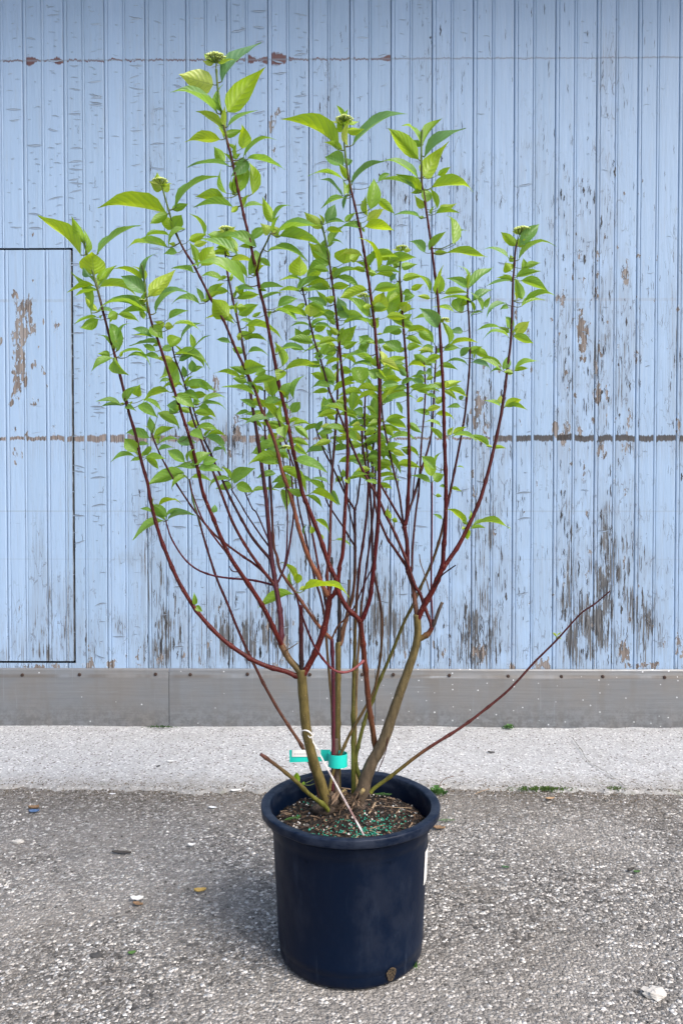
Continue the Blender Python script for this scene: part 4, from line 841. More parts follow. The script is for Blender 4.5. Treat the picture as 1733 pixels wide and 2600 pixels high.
LEAVES = """542 215 456 190 58 9;562 208 660 108 38 1;578 285 662 175 45 8;552 288 442 220 19 2;562 318 502 280 18 7;578 322 652 280 15 3;560 355 471 358 18 7;615 378 618 322 35 7;618 400 692 342 11 3;572 345 612 330 15 5;572 410 545 375 25 5;582 422 478 422 9 2;628 402 722 428 11 2;628 408 590 445 32 3;590 400 610 390 12 6;570 335 540 300 15 6;208 650 100 548 32 7;218 618 182 550 25 7;248 645 351 570 30 2;238 699 235 642 64 8;230 702 212 680 22 1;252 710 270 688 18 7;250 728 295 674 10 6;240 725 172 742 10 6;252 728 350 750 11 6;232 798 185 692 32 6;250 738 188 752 15 4;412 482 382 462 28 8;412 482 430 465 22 8;412 480 400 440 28 7;422 542 258 515 22 7;440 580 405 545 28 8;440 578 460 548 30 4;430 598 360 600 9 4;472 580 425 612 21 4;425 628 325 615 24 4;450 642 418 645 22 4;368 715 385 638 22 2;368 745 308 700 38 2;380 752 445 685 32 8;362 720 295 675 10 6;395 795 475 728 22 2;378 795 255 768 25 3;350 775 295 750 22 3;375 788 310 790 20 4;300 798 350 812 15 6;290 795 245 792 12 2;300 795 275 805 22 5;365 810 355 785 15 5;428 810 475 790 22 3;590 496 630 420 38 4;640 495 632 408 30 8;445 528 552 445 25 3;570 502 498 498 20 6;575 492 555 432 15 5;592 526 492 525 15 2;618 528 680 526 15 3;698 565 665 502 28 6;695 565 728 518 12 4;685 592 665 570 25 8;688 592 712 582 22 9;700 590 815 572 30 3;640 610 675 580 25 4;652 628 570 592 30 4;605 648 508 605 30 3;600 638 572 595 22 5;625 725 500 652 42 4;632 698 655 628 28 4;628 705 562 662 15 6;680 638 780 660 22 3;660 655 685 675 15 5;762 702 760 652 48 7;708 600 815 622 18 5;822 658 788 620 32 7;820 580 772 538 30 8;518 598 488 542 15 5;480 610 522 595 20 7;492 622 525 615 15 8;500 665 482 618 22 6;512 675 540 628 40 7;492 692 440 682 16 4;565 712 512 698 18 4;525 765 568 715 20 5;512 768 500 732 12 4;508 772 438 760 20 4;580 805 542 762 50 7;605 800 652 775 28 6;655 735 720 728 20 4;662 762 718 742 15 4;640 805 662 792 10 5;698 788 758 818 12 4;705 780 752 758 25 4;710 785 778 802 15 5;788 805 788 770 40 8;752 740 818 705 20 3;760 708 712 712 12 4;778 708 820 675 28 5;602 758 655 748 18 5;612 752 602 725 20 7;545 800 592 820 15 5;555 605 595 590 20 5;570 600 530 595 22 5;860 380 718 300 21 6;895 368 1022 275 32 2;872 332 860 300 30 8;875 330 920 328 20 8;872 420 828 400 42 2;880 422 890 405 25 2;875 458 785 438 11 4;868 498 820 448 10 2;872 495 870 458 10 4;885 492 872 532 10 1;892 468 975 408 15 2;960 462 988 442 15 3;940 532 950 452 38 6;932 548 928 500 15 7;958 505 998 540 18 6;930 560 972 532 22 8;920 578 868 572 18 4;925 575 1001 585 18 7;838 625 872 572 19 5;875 562 900 542 15 5;875 502 815 528 15 4;828 568 848 522 28 2;825 568 875 565 11 3;872 300 855 269 10 5;872 298 882 278 10 5;1062 405 985 326 38 7;1068 368 1028 310 20 4;1072 368 1120 300 20 6;1075 400 1178 325 40 2;1075 450 1128 370 45 7;1060 452 978 398 32 2;1062 490 962 455 12 4;1070 485 1005 442 10 5;1095 475 1200 465 14 5;1110 445 1140 425 15 5;1075 528 1055 500 20 7;1080 515 1078 478 28 5;1108 530 1092 480 9 6;1115 530 1155 518 20 8;1065 552 1000 545 14 2;1105 542 1160 540 10 5;1148 620 1145 542 25 6;1155 622 1175 580 10 4;1088 635 1130 588 18 5;1078 642 1042 612 28 3;1135 640 1235 652 10 6;1100 645 1135 642 10 7;1318 625 1368 568 32 2;1310 625 1272 590 20 7;1312 625 1330 608 22 7;1290 655 1232 626 18 3;1315 660 1398 605 14 3;1295 688 1282 668 28 7;1302 665 1295 648 15 5;1325 700 1328 658 18 6;1332 678 1368 668 14 5;1308 705 1370 688 10 5;1295 712 1238 725 11 2;1295 712 1262 705 10 5;1322 712 1390 738 18 5;1325 760 1308 710 22 5;1330 768 1402 740 12 5;1322 778 1378 762 15 4;1285 770 1235 792 12 2;1290 780 1270 785 15 3;1295 838 1286 802 18 4;1308 850 1340 818 28 9;1302 852 1350 870 15 5;1290 855 1230 845 11 4;1292 845 1268 830 10 6;1268 832 1212 838 9 4;1190 730 1250 678 22 4;1185 730 1140 705 22 2;1185 725 1175 675 10 4;1198 765 1250 735 25 2;1162 792 1180 752 40 5;1198 768 1118 758 15 4;1152 792 1100 780 15 4;1225 790 1198 745 15 4;1232 782 1242 755 14 4;1225 792 1195 798 8 2;1128 742 1122 675 18 7;1105 748 1115 695 30 6;1090 742 1058 698 12 4;1128 745 1180 740 12 6;1092 758 1060 752 12 7;1110 832 1068 780 38 2;1110 808 1045 810 10 4;1138 875 1122 818 10 6;1140 878 1212 868 10 6;1100 868 1050 832 18 5;1125 890 1165 885 20 4;1168 905 1192 882 20 3;1190 895 1220 880 20 5;1205 888 1238 905 20 5;1198 920 1242 930 15 1;1185 925 1132 920 8 1;1220 912 1272 925 10 5;1100 880 1065 898 22 3;1082 925 1050 900 22 5;1175 842 1142 842 18 2;838 665 788 620 32 5;835 672 780 695 35 4;872 670 880 632 48 7;888 660 912 648 20 7;815 705 755 740 15 3;845 708 912 685 20 4;855 705 915 730 20 4;922 682 962 635 22 5;990 658 965 632 30 7;958 688 928 598 9 6;978 675 1055 652 20 5;955 690 1012 692 12 5;990 715 1005 695 12 2;950 792 972 745 42 7;985 798 1012 712 45 5;1030 792 1030 768 28 8;1025 765 1052 748 18 3;1042 735 1072 722 15 7;935 805 880 750 28 4;890 808 860 778 30 3;872 822 930 810 15 4;945 832 958 808 28 6;980 805 1030 808 15 7;990 808 1060 842 20 5;970 848 1020 830 18 4;862 875 900 830 40 5;848 888 770 892 18 4;872 882 905 868 20 6;788 832 835 812 12 3;785 828 740 828 10 2;795 830 840 832 10 2;768 870 750 835 20 4;772 888 740 885 15 3;820 905 798 908 20 2;822 908 858 920 15 4;798 928 740 930 18 5;975 930 962 888 15 9;980 928 1030 908 28 7;958 932 920 910 15 6;945 932 895 925 15 3;985 932 1035 945 15 5;1062 842 1098 868 20 5;1028 858 1070 875 12 5;828 775 805 740 15 6;828 778 782 758 18 3;850 825 822 795 15 5;930 872 912 855 28 4;915 898 938 858 22 4;1018 890 978 868 28 3;840 855 828 838 15 4;830 875 772 862 10 3;880 785 858 755 30 2;895 735 870 745 15 3;835 732 790 728 15 5;840 732 885 725 15 6;302 890 280 812 32 4;300 865 320 818 12 4;290 890 258 848 12 4;280 902 252 898 18 6;290 910 232 940 20 4;288 915 318 948 35 4;305 900 375 895 9 3;325 905 380 915 8 3;385 850 338 835 18 3;380 830 412 858 32 4;392 858 338 850 11 4;405 872 330 878 10 3;395 892 365 875 15 3;405 910 370 900 14 4;432 882 458 858 35 6;460 862 510 818 15 3;440 825 510 838 8 4;415 832 395 818 20 8;418 828 440 830 20 8;490 885 484 848 14 5;490 888 530 852 4 2;442 900 532 918 22 4;480 895 520 928 18 5;430 908 415 958 38 5;488 945 488 915 20 3;488 945 515 932 15 4;470 960 465 930 15 3;438 988 450 935 25 3;432 965 405 970 12 3;465 982 548 990 22 4;505 970 530 992 15 4;430 995 365 1010 15 5;445 1002 492 1032 30 4;468 995 505 1018 18 4;315 1020 345 982 22 4;352 1008 355 978 30 5;308 1028 245 1018 10 3;308 1030 260 1032 9 3;318 1032 342 1040 15 4;352 1028 398 1058 22 4;360 1015 408 1040 9 4;400 1048 458 1085 30 5;390 1112 442 1085 18 5;380 1112 315 1095 28 3;515 1020 570 1005 15 4;510 1028 568 1030 12 3;505 1032 532 1048 22 3;508 1068 545 1065 11 2;498 1088 560 1095 20 4;485 1095 515 1115 25 4;525 1108 572 1125 18 3;405 1125 455 1115 12 4;250 810 206 832 28 5;248 806 190 822 10 4;460 1040 425 1028 30 3;430 1050 452 1030 22 3;585 870 552 862 14 2;622 862 680 865 10 6;622 828 718 860 11 5;640 845 630 825 20 9;600 855 650 852 15 6;718 930 698 868 22 6;722 938 810 925 19 5;720 940 704 965 28 6;712 892 770 888 15 2;848 975 812 928 28 4;838 980 795 980 18 3;692 1008 670 948 52 4;620 940 670 930 38 4;675 940 648 952 18 5;612 962 545 945 15 5;625 952 585 932 15 5;650 992 625 970 18 2;648 1005 565 982 12 3;715 1078 642 1010 28 6;720 1075 712 1025 15 5;745 1012 770 950 18 3;720 1010 745 970 32 3;650 1035 612 1015 18 2;680 1060 625 1050 18 3;685 1065 620 1075 18 3;632 1045 600 1052 12 2;722 1082 725 1112 35 5;732 1072 762 1062 12 7;745 1078 785 1075 12 6;748 1082 782 1112 20 5;740 1048 760 1022 25 3;825 1055 822 1008 25 4;882 1048 818 1030 15 4;870 1092 822 1085 15 4;802 1095 818 1068 15 3;695 1015 672 1022 22 3;675 1020 712 1015 20 3;895 995 895 1042 32 4;920 975 895 930 50 4;908 985 958 988 15 7;945 1060 948 1005 32 4;975 1025 1055 1002 25 3;900 1052 818 1032 18 4;910 1058 945 1062 10 6;970 1070 935 1080 20 7;978 1068 1028 1060 20 6;980 1070 1032 1085 18 5;878 1095 905 1122 22 5;890 1090 930 1095 15 6;845 1095 808 1100 15 3;980 1142 1018 1128 20 4;958 1155 935 1162 15 4;935 1175 958 1150 18 5;952 1108 975 1170 18 6;980 948 1010 962 28 5;958 940 982 965 18 5;1032 985 1000 990 15 4;1038 982 1085 1000 12 5;968 980 1010 972 18 3;1005 1020 1020 1050 12 4;1118 985 1075 985 12 3;1035 1075 1068 1098 18 5;1120 1115 1092 1085 12 6;1042 1155 1018 1140 12 5;1102 1190 1072 1160 28 5;1108 922 1080 925 12 4;1082 948 1060 950 9 4;1078 972 1042 955 15 4;1018 975 1050 962 15 4;925 1072 890 1078 15 3;930 1080 960 1088 15 4;920 1050 900 1040 22 4;940 990 932 960 18 4;960 960 935 940 28 4;900 890 935 918 25 4;922 905 915 875 22 3;1128 982 1168 968 18 8;1135 985 1132 968 12 8;1125 992 1158 1012 12 6;1138 988 1182 1005 11 5;1122 980 1102 972 10 6;1165 1015 1175 1005 12 2;1168 1032 1135 1035 14 3;1140 1105 1148 1085 15 8;1148 1102 1182 1085 15 7;1148 1108 1212 1120 11 4;1240 1135 1195 1105 11 5;1252 1138 1282 1138 10 6;1118 1082 1082 1068 12 4;1270 1032 1232 1018 11 4;1272 1025 1270 1005 16 9;1280 1032 1320 1015 22 8;1282 1032 1335 1040 10 5;1275 942 1245 942 9 4;1268 938 1220 912 12 4;1302 948 1278 945 15 6;1305 940 1365 915 11 4;1305 942 1338 935 10 6;1095 1210 1078 1162 30 6;1092 1225 1045 1208 18 4;1100 1220 1125 1205 25 5;1275 938 1290 905 20 4;1105 1185 1118 1148 8 5;1082 1002 1110 1015 12 4;348 1148 318 1115 32 4;342 1158 285 1170 10 3;360 1165 332 1170 11 4;365 1158 385 1132 15 4;368 1160 418 1165 14 4;370 1162 402 1190 18 5;468 1200 372 1228 35 5;475 1208 435 1235 15 4;485 1212 535 1222 15 4;470 1175 428 1145 28 4;475 1172 492 1140 12 4;500 1188 448 1185 15 3;502 1190 568 1195 22 3;488 1180 532 1150 30 4;515 1178 550 1168 25 4;402 1142 438 1135 15 2;450 1122 495 1122 25 2;425 1312 390 1282 28 4;402 1285 455 1269 10 7;422 1310 458 1290 10 4;425 1320 498 1308 15 2;418 1322 338 1370 14 3;385 1300 358 1292 8 3;542 1302 546 1282 15 3;582 1215 565 1185 10 6;585 1218 525 1235 12 4;588 1232 550 1240 22 5;588 1215 642 1190 32 4;600 1230 642 1248 25 4;350 1128 378 1128 12 3;522 1108 575 1138 20 3;540 1148 570 1140 10 2;390 1100 380 1060 18 3;715 1122 636 1152 25 3;708 1162 632 1170 25 6;708 1178 660 1170 20 4;745 1168 830 1198 22 4;712 1192 780 1252 30 6;790 1250 858 1282 20 6;780 1258 818 1290 15 5;768 1258 732 1242 20 5;715 1242 726 1292 28 5;748 1228 695 1238 18 4;640 1248 708 1245 14 3;700 1202 655 1210 15 4;822 1248 780 1218 18 4;840 1245 862 1280 22 2;832 1225 792 1215 10 3;745 1115 782 1130 15 6;750 1128 780 1155 18 4;868 1215 852 1222 18 5;872 1212 870 1192 14 5;880 1212 886 1228 15 6;892 1210 930 1205 11 4;935 1205 952 1210 11 5;798 1320 835 1345 12 5;792 1355 788 1335 15 6;772 1358 778 1332 6 1;818 1372 812 1355 10 6;852 1370 892 1388 6 4;720 1165 718 1138 15 6;588 1225 568 1185 10 5;592 1225 622 1210 18 3;1062 1160 1015 1138 8 5;1182 1332 1140 1290 15 6;1198 1335 1292 1338 18 5;1195 1342 1230 1340 11 5;1188 1340 1186 1370 18 6;1182 1340 1172 1345 10 6;1190 1320 1195 1298 10 5;1122 1318 1100 1305 10 4;992 1318 982 1292 15 6;995 1318 1008 1325 12 6;958 1228 928 1220 10 4;960 1230 995 1240 15 5;970 1222 1015 1220 8 4;955 1210 932 1202 12 4;980 1155 1015 1198 15 5;1128 1235 1115 1235 10 4;1142 1240 1170 1248 10 6;1105 1258 1120 1260 10 6;938 1165 958 1150 15 5;940 1175 960 1185 18 4;922 1175 910 1150 15 5;1160 1185 1178 1190 5 4;742 1508 655 1542 28 6;768 1500 885 1498 14 7;750 1482 715 1425 15 8;755 1482 752 1455 22 8;760 1498 782 1492 12 8;759 1990 752 1962 15 6;768 1992 772 1985 8 6;495 1536 493 1507 14 4;496 1538 513 1552 14 4;1412 1616 1402 1606 6 8;1414 1616 1426 1606 5 8;1412 1618 1424 1622 5 8"""
# ---------------------------------------------------------------- leaves
def mat_leaf():
    g = G('dogwood_leaf'); tint = g.attr('tint'); u = g.attr('lu'); v = g.attr('lv')
    c = g.co()
    av = g.math('ABSOLUTE', v)
    col = g.ramp(tint, [(0.0, (.125, .255, .130)), (.3, (.135, .285, .060)), (.55, (.195, .350, .034)), (.8, (.30, .445, .022)), (1.0, (.50, .58, .12))])
    tr = g.ramp(tint, [(0.0, (.20, .40, .08)), (.4, (.40, .62, .035)), (.8, (.62, .78, .012)), (1.0, (.76, .84, .10))])
    n = g.noise(c, 40, 4, .6)
    col = g.mix(1.0, col, g.ramp(n, [(.3, .85), (.7, 1.15)]), 'MULTIPLY')
    # arched side veins: they leave the midrib and sweep towards the tip
    ph = g.math('ADD', g.math('MULTIPLY', u, 7.0), g.math('MULTIPLY', g.math('POWER', av, 1.3), -2.1))
    vein = g.math('ABSOLUTE', g.math('SUBTRACT', g.math('FRACT', ph), .5))
    vline = g.math('MULTIPLY', g.step(vein, .36, .49), g.math('SUBTRACT', 1.0, g.step(av, .7, 1.0)))
    mid = g.math('SUBTRACT', 1.0, g.step(av, .02, .075))
    vm = g.math('MAXIMUM', vline, mid)
    col = g.mix(g.math('MULTIPLY', vm, .20), col, (.26, .36, .15))
    tr = g.mix(g.math('MULTIPLY', vm, .35), tr, (.10, .20, .015))
    h = g.math('SUBTRACT', g.math('COSINE', g.math('MULTIPLY', ph, 6.2832)), g.math('MULTIPLY', mid, 1.5))
    nb = g.bump(h, .20, .0015); nb = g.bump(n, .2, .003, nb)
    p = g.pbr(col, .38, 0, nb, .6)
    t = g.n('BsdfTranslucent', {'Color': tr, 'Normal': nb})
    mx = g.n('MixShader', {0: .48, 1: p.outputs[0], 2: t.outputs[0]})
    return g.end(mx)
M_LEAF = mat_leaf()
STEMPTS = []
for i, d in done.items():
    if d['s']['r0'] > 8 or d['s']['name'] in ('stub', 'trunk'): continue
    for q, p in zip(d['px'], d['pts']): STEMPTS.append((q[0], q[1], q[2], p, i))
SP = np.array([[s[0], s[1]] for s in STEMPTS])
def nearest(px, py):
    d2 = ((SP - np.array([px, py])) ** 2).sum(1); k = int(d2.argmin()); return STEMPTS[k], math.sqrt(d2[k])
VIEW = Vector((0, -1, 0))
NU, NV = 9, 7
def leaf_mesh(mb, base, tip_dir, L, W, side_roll, tint, rs, droop=.25, fold=.28, wave=.02):
    """one ovate leaf: base point, direction to the tip, rolled about its axis"""
    A = tip_dir.normalized()
    up = Vector((0, 0, 1))
    S0 = A.cross(VIEW)
    if S0.length < 1e-3: S0 = Vector((1, 0, 0))
    S0.normalize(); N0 = A.cross(S0).normalized()
    Sd = S0 * math.cos(side_roll) + N0 * math.sin(side_roll)
    Nn = Sd.cross(A).normalized()
    if Nn.z < 0 and abs(A.z) < .97: Nn = -Nn
    ph = rs.random() * 6.28; V = []; tl = []; lu = []; lv = []
    twist = rs.uniform(-.55, .55); hook = rs.uniform(.6, 2.6) if rs.random() < .4 else 0
    for i in range(NU):
        u = i / (NU - 1)
        prof = (max(0, math.sin(math.pi * min(1, u) ** .80)) ** .98) * (1 - .40 * u) * 1.27
        if u > .86: prof = max(prof * .82, 0)
        half = W / 2 * min(1.0, prof)
        cen = base + A * (L * u) - Nn * (L * droop * (u * u - u * .92) * .9 + (L * hook * max(0, u - .68) ** 2))
        tw = twist * u
        S_ = Sd * math.cos(tw) + Nn * math.sin(tw); N_ = Nn * math.cos(tw) - Sd * math.sin(tw)
        for j in range(NV):
            v = (j / (NV - 1)) * 2 - 1
            off = abs(v) ** 1.25 * fold * half + wave * L * math.sin(u * 9 + ph + (1.4 if v > 0 else 0)) * abs(v) ** 2
            V.append(cen + S_ * (half * v * math.cos(fold * .7)) + N_ * off); tl.append(tint); lu.append(u); lv.append(v)
    Fc = [(i * NV + j, i * NV + j + 1, (i + 1) * NV + j + 1, (i + 1) * NV + j) for i in range(NU - 1) for j in range(NV - 1)]
    mb.add(V, Fc, 0, tint=tl, lu=lu, lv=lv, col=[(.1, .1, .05)] * len(V))
M_PET = M_STEM
def petiole(mb, a, b, r, c0, c1):
    m = (a + b) / 2 - Vector((0, 0, (a - b).length * .12))
    pts = catmull([tuple(a), tuple(m), tuple(b)], 3); n = len(pts)
    tube(mb, pts, [r * (1 - .35 * k / (n - 1)) for k in range(n)], 5, False, 1, tint=[0.0] * n, lu=[0.0] * n, lv=[0.0] * n, col=[tuple(c0[j] + (c1[j] - c0[j]) * k / (n - 1) for j in range(3)) for k in range(n)])
leaf_list = []                                   # (apparent area, stem id, mesh builder)
rs = random.Random(11)
def jit_leaf(bx, by, tx, ty, w, c, Y=None, stem=None, sp=None):
    lp = math.hypot(tx - bx, ty - by)
    if Y is None:
        s, dist = nearest(bx, by); Y = s[2]; stem = s[4]; sp = s[3]
        if dist > 14: Y = Y + rs.uniform(-.5, .5) * min(dist, 40) * pxm(Y)
    base = at(bx, by, Y)
    dz = rs.uniform(-.55, .45)
    Lm = lp * pxm(Y)
    ex = .09 if lp < 60 else .02; tx += (tx - bx) * ex; ty += (ty - by) * ex
    tip = at(tx, ty, Y + dz * Lm * (1.0 if lp > 25 else .5))
    d = tip - base; L = d.length
    tint = min(1, max(0, c / 9 + rs.uniform(-.12, .08)))
    Wa = w * pxm(Y); Wa *= 1.0 if lp > 55 else 1.06; W = max(Wa * 1.04, min(.40 * L, Wa * 3.2)); ro = math.acos(max(-1, min(1, Wa / W)))
    # upper face towards the viewer for the bluish ones, underside for the yellow ones
    best = None
    A = d.normalized(); S0 = A.cross(VIEW).normalized(); N0 = A.cross(S0).normalized()
    for sg in (1, -1):
        Sd = S0 * math.cos(ro * sg) + N0 * math.sin(ro * sg); Nn = Sd.cross(A).normalized()
        if Nn.z < 0: Nn = -Nn
        sc_ = Nn.dot(VIEW) * (1 if c <= 4 else -1)
        if best is None or sc_ > best[0]: best = (sc_, sg)
    mb = MB()
    leaf_mesh(mb, base, d, L, W, ro * best[1] if ro > .12 else ro, tint, rs, rs.uniform(.15, .65), rs.uniform(.4, .8), rs.uniform(.008, .026))
    if sp is not None:
        sc0 = (.09, .11, .03) if c > 4 else (.085, .04, .025)
        petiole(mb, Vector(sp), base + d * .03, max(.0009, min(.0016, L * .018)), sc0, (.13, .18, .05))
    leaf_list.append((lp * w, stem, mb, lp, base))
    return Y
TR = [tuple(float(v) for v in t.split()) for t in LEAVES.split(';')]
for bx, by, tx, ty, w, c in TR:
    Y = jit_leaf(bx, by, tx, ty, w, c)
    lp = math.hypot(tx - bx, ty - by)
    if lp > 50 and rs.random() < .6:            # a small new leaf in the axil
        s, dist = nearest(bx, by)
        ang = math.atan2(ty - by, tx - bx) + rs.choice([-1, 1]) * rs.uniform(.5, 1.0)
        l2 = lp * rs.uniform(.28, .45)
        jit_leaf(s[0] + (bx - s[0]) * .4, s[1] + (by - s[1]) * .4, s[0] + math.cos(ang) * l2, s[1] + math.sin(ang) * l2 - l2 * .4, l2 * rs.uniform(.25, .42), rs.choice([5, 6, 7, 8]), s[2], s[4], s[3])
# the thick of the crown: opposite pairs up the inner stems, hidden behind the leaves in front
def pairs(i, y_hi, y_lo, gap, lmin, lmax):
    d = done[i]; acc = 0; last = None; k = 0
    for q, p in zip(d['px'], d['pts']):
        if last is not None: acc += math.hypot(q[0] - last[0], q[1] - last[1])
        last = q
        if not (y_lo < q[1] < y_hi) or acc < gap: continue
        acc = 0; k += 1
        for sgn in (-1, 1):
            if rs.random() < .12: continue
            l = rs.uniform(lmin, lmax); a = rs.uniform(-.5, .35); fx = rs.uniform(.55, 1) if k % 2 else rs.uniform(.15, .6)
            bx, by = q[0] + sgn * 9 * fx, q[1] - 8
            jit_leaf(bx, by, bx + sgn * l * fx * math.cos(a), by + l * math.sin(a) * .6 + rs.uniform(-6, 12), rs.uniform(9, 21), rs.choice([2, 3, 4, 5, 5, 6, 6, 7, 8]), q[2] + rs.uniform(-.02, .02), i, p)
for i, hi, lo, gap, a, b in [('pi', 1140, 860, 25, 49, 83), ('S4', 1230, 1190, 23, 44, 68), ('theta', 1240, 1040, 27, 49, 83), ('iota', 1200, 880, 26, 54, 93), ('S6', 1190, 990, 26, 49, 88), ('S7', 1180, 1070, 26, 49, 78), ('S8', 1230, 1130, 26, 49, 78), ('eta', 1060, 720, 27, 54, 88), ('gamma', 1160, 1030, 27, 49, 78), ('S3a', 1160, 980, 27, 49, 78), ('T2s', 1180, 1050, 26, 49, 73), ('T2u', 1150, 1050, 26, 49, 73), ('kappa', 1010, 660, 31, 49, 83), ('mu', 1060, 910, 28, 44, 68), ('lam', 1060, 870, 28, 44, 68), ('B2b', 990, 620, 33, 49, 78), ('delta', 900, 580, 34, 49, 83), ('eps', 1010, 620, 38, 54, 88), ('B2g', 1120, 1000, 28, 44, 68), ('B2f', 1060, 880, 31, 44, 73)]:
    pairs(i, hi, lo, gap, a, b)
# extra stems deep in the crown, seen only between the leaves
print('leaves', len(leaf_list))
leaf_list.sort(key=lambda t: -t[0])
for area, stem, mb, lp, base in leaf_list[:100]:
    o = mb.build('leaf', [M_LEAF, M_PET], STEM_OBJ[stem], loc=base)
# ---------------------------------------------------------------- flower buds
g = G('flower_bud'); c = g.co(); n = g.noise(c, 500, 2)
M_BUD = g.end(g.pbr(g.ramp(n, [(.3, (.38, .50, .09)), (.65, (.74, .80, .32))]), .6, 0, None, .3))
def ball(mb, p, r, n=6, mi=0):
    V = [p + Vector((r * math.sin(math.pi * j / 4) * math.cos(k * 6.2832 / n), r * math.sin(math.pi * j / 4) * math.sin(k * 6.2832 / n), r * math.cos(math.pi * j / 4))) for j in range(1, 4) for k in range(n)] + [p + Vector((0, 0, r)), p - Vector((0, 0, r))]
    mb.add(V, [(j * n + k, (j + 1) * n + k, (j + 1) * n + (k + 1) % n, j * n + (k + 1) % n) for j in range(2) for k in range(n)] + [(3 * n, k, (k + 1) % n) for k in range(n)] + [(3 * n + 1, 2 * n + (k + 1) % n, 2 * n + k) for k in range(n)], mi)
LATE = []
for px, py, wpx, i in [(548, 146, 56, 'alpha'), (406, 458, 42, 'beta'), (574, 580, 40, 'B2b'), (873, 302, 48, 'eps'), (1020, 628, 34, 'kappa'), (1323, 582, 46, 'xi'), (1128, 810, 26, 'nu'), (922, 747, 24, 'iota'), (726, 1133, 24, 'beta'), (362, 762, 20, 'B2a')]:
    d = done[i]; q = min(zip(d['px'], d['pts']), key=lambda t: math.hypot(t[0][0] - px, t[0][1] - py)); Y = q[0][2]; root = Vector(q[1])
    cen = at(px, py, Y); rr = wpx / 2 * .92 * pxm(Y); mb = MB(); r2 = random.Random(px)
    fork = root + (cen - root) * .55
    dist = math.hypot(q[0][0] - px, q[0][1] - py)
    if dist < wpx * .3: fork = cen - Vector((0, 0, rr * .9))
    if (fork - root).length > .004: tube(mb, [root, (root + fork) / 2, fork], [.0016, .0014, .0012], 5, False, 1, col=[LGN] * 3)
    for k in range(5):
        ang = -math.pi * (k + .3 + r2.random() * .5) / 5.2; l_ = wpx * r2.uniform(.45, .85)
        jb = (px + math.cos(ang) * wpx * .12, py + wpx * .28); m2 = MB()
        b_ = at(jb[0], jb[1], Y + r2.uniform(-.4, .4) * rr); t_ = at(jb[0] + math.cos(ang) * l_, jb[1] + math.sin(ang) * l_ * .75, Y + r2.uniform(-1, 1) * rr)
        leaf_mesh(m2, b_, t_ - b_, (t_ - b_).length, (t_ - b_).length * r2.uniform(.30, .5), r2.uniform(-.8, .8), r2.choice([.7, .85, .95, 1.0]), r2, -.35, .5, .02)
        LATE.append(m2)
    n = int(22 + wpx * 1.0)
    for k in range(n):
        a = k * 2.39996; r = rr * math.sqrt((k + .5) / n)
        p = cen + Vector((r * math.cos(a), r * math.sin(a), rr * .30 * (1 - (r / rr) ** 2) - rr * .1 + r2.uniform(-.08, .08) * rr))
        ball(mb, p, rr * r2.uniform(.085, .125))
        if k % 3 == 0: tube(mb, [fork, (fork + p) / 2 + Vector((r * .15 * math.cos(a), r * .15 * math.sin(a), 0)), p], [.0006] * 3, 4, False, 1, col=[LGN] * 3)
    for k in range(len(mb.v)):
        pass
    if 'col' in mb.att and len(mb.att['col']) < len(mb.v): mb.att['col'] += [(0, 0, 0)] * (len(mb.v) - len(mb.att['col']))
    mb.build('flower_cluster', [M_BUD, M_STEM], STEM_OBJ[i], loc=cen)

allm = MB()
for mb in [t[2] for t in leaf_list[100:]] + LATE:
    b = len(allm.v); allm.v += mb.v; allm.f += [tuple(k + b for k in f) for f in mb.f]; allm.mi += mb.mi
    for k in mb.att: allm.att.setdefault(k, []).extend(mb.att[k])
tag(allm.build('foliage', [M_LEAF, M_PET], SHRUB), kind='stuff')


# knotted crown of roots and old cuts at the base of the clump
mb = MB(); rs = random.Random(9)
g = G('old_root_wood'); c = g.co(); n = g.noise(c, 120, 5, .7)
M_CROWN = g.end(g.pbr(g.ramp(n, [(.35, (.016, .011, .008)), (.55, (.065, .045, .032)), (.8, (.17, .12, .085))]), .9, 0, g.bump(n, .8, .004)))
bc = at(868, 2040, PY + B - .02)
for k in range(16):
    a = rs.uniform(0, 6.28); r = rs.uniform(.012, .034); ell = Vector((r * rs.uniform(.5, 1), r * rs.uniform(.5, 1), r * rs.uniform(.5, 1)))
    p = bc + Vector((rs.uniform(-.05, .05), rs.uniform(-.02, .03), rs.uniform(-.022, .012)))
    V = []
    for j in range(1, 6):
        for q in range(9):
            dv = Vector((math.sin(math.pi * j / 6) * math.cos(q * .698), math.sin(math.pi * j / 6) * math.sin(q * .698), math.cos(math.pi * j / 6)))
            V.append(p + Vector((dv.x * ell.x, dv.y * ell.y, dv.z * ell.z)) * (1 + .28 * MN.noise(dv * 2.5 + Vector((k, 0, 0)))))
    V += [p + Vector((0, 0, ell.z)), p - Vector((0, 0, ell.z))]
    mb.add(V, [(j * 9 + q, (j + 1) * 9 + q, (j + 1) * 9 + (q + 1) % 9, j * 9 + (q + 1) % 9) for j in range(4) for q in range(9)] + [(45, q, (q + 1) % 9) for q in range(9)] + [(46, 36 + (q + 1) % 9, 36 + q) for q in range(9)])
mb.build('root_crown', M_CROWN, SHRUB)
for (px, py), (qx, qy), r in [((862, 2035), (874, 2008), 6.5), ((905, 2030), (922, 2005), 5)]:
    mb = MB(); Y = PY + B - .03
    tube(mb, [at(px, py, Y), at((px + qx) / 2, (py + qy) / 2, Y - .005), at(qx, qy, Y - .012)], [r * pxm(Y)] * 3, 10, True, 0, col=[GRY, GRY, TAN])
    mb.build('stub', M_STEM, SHRUB)
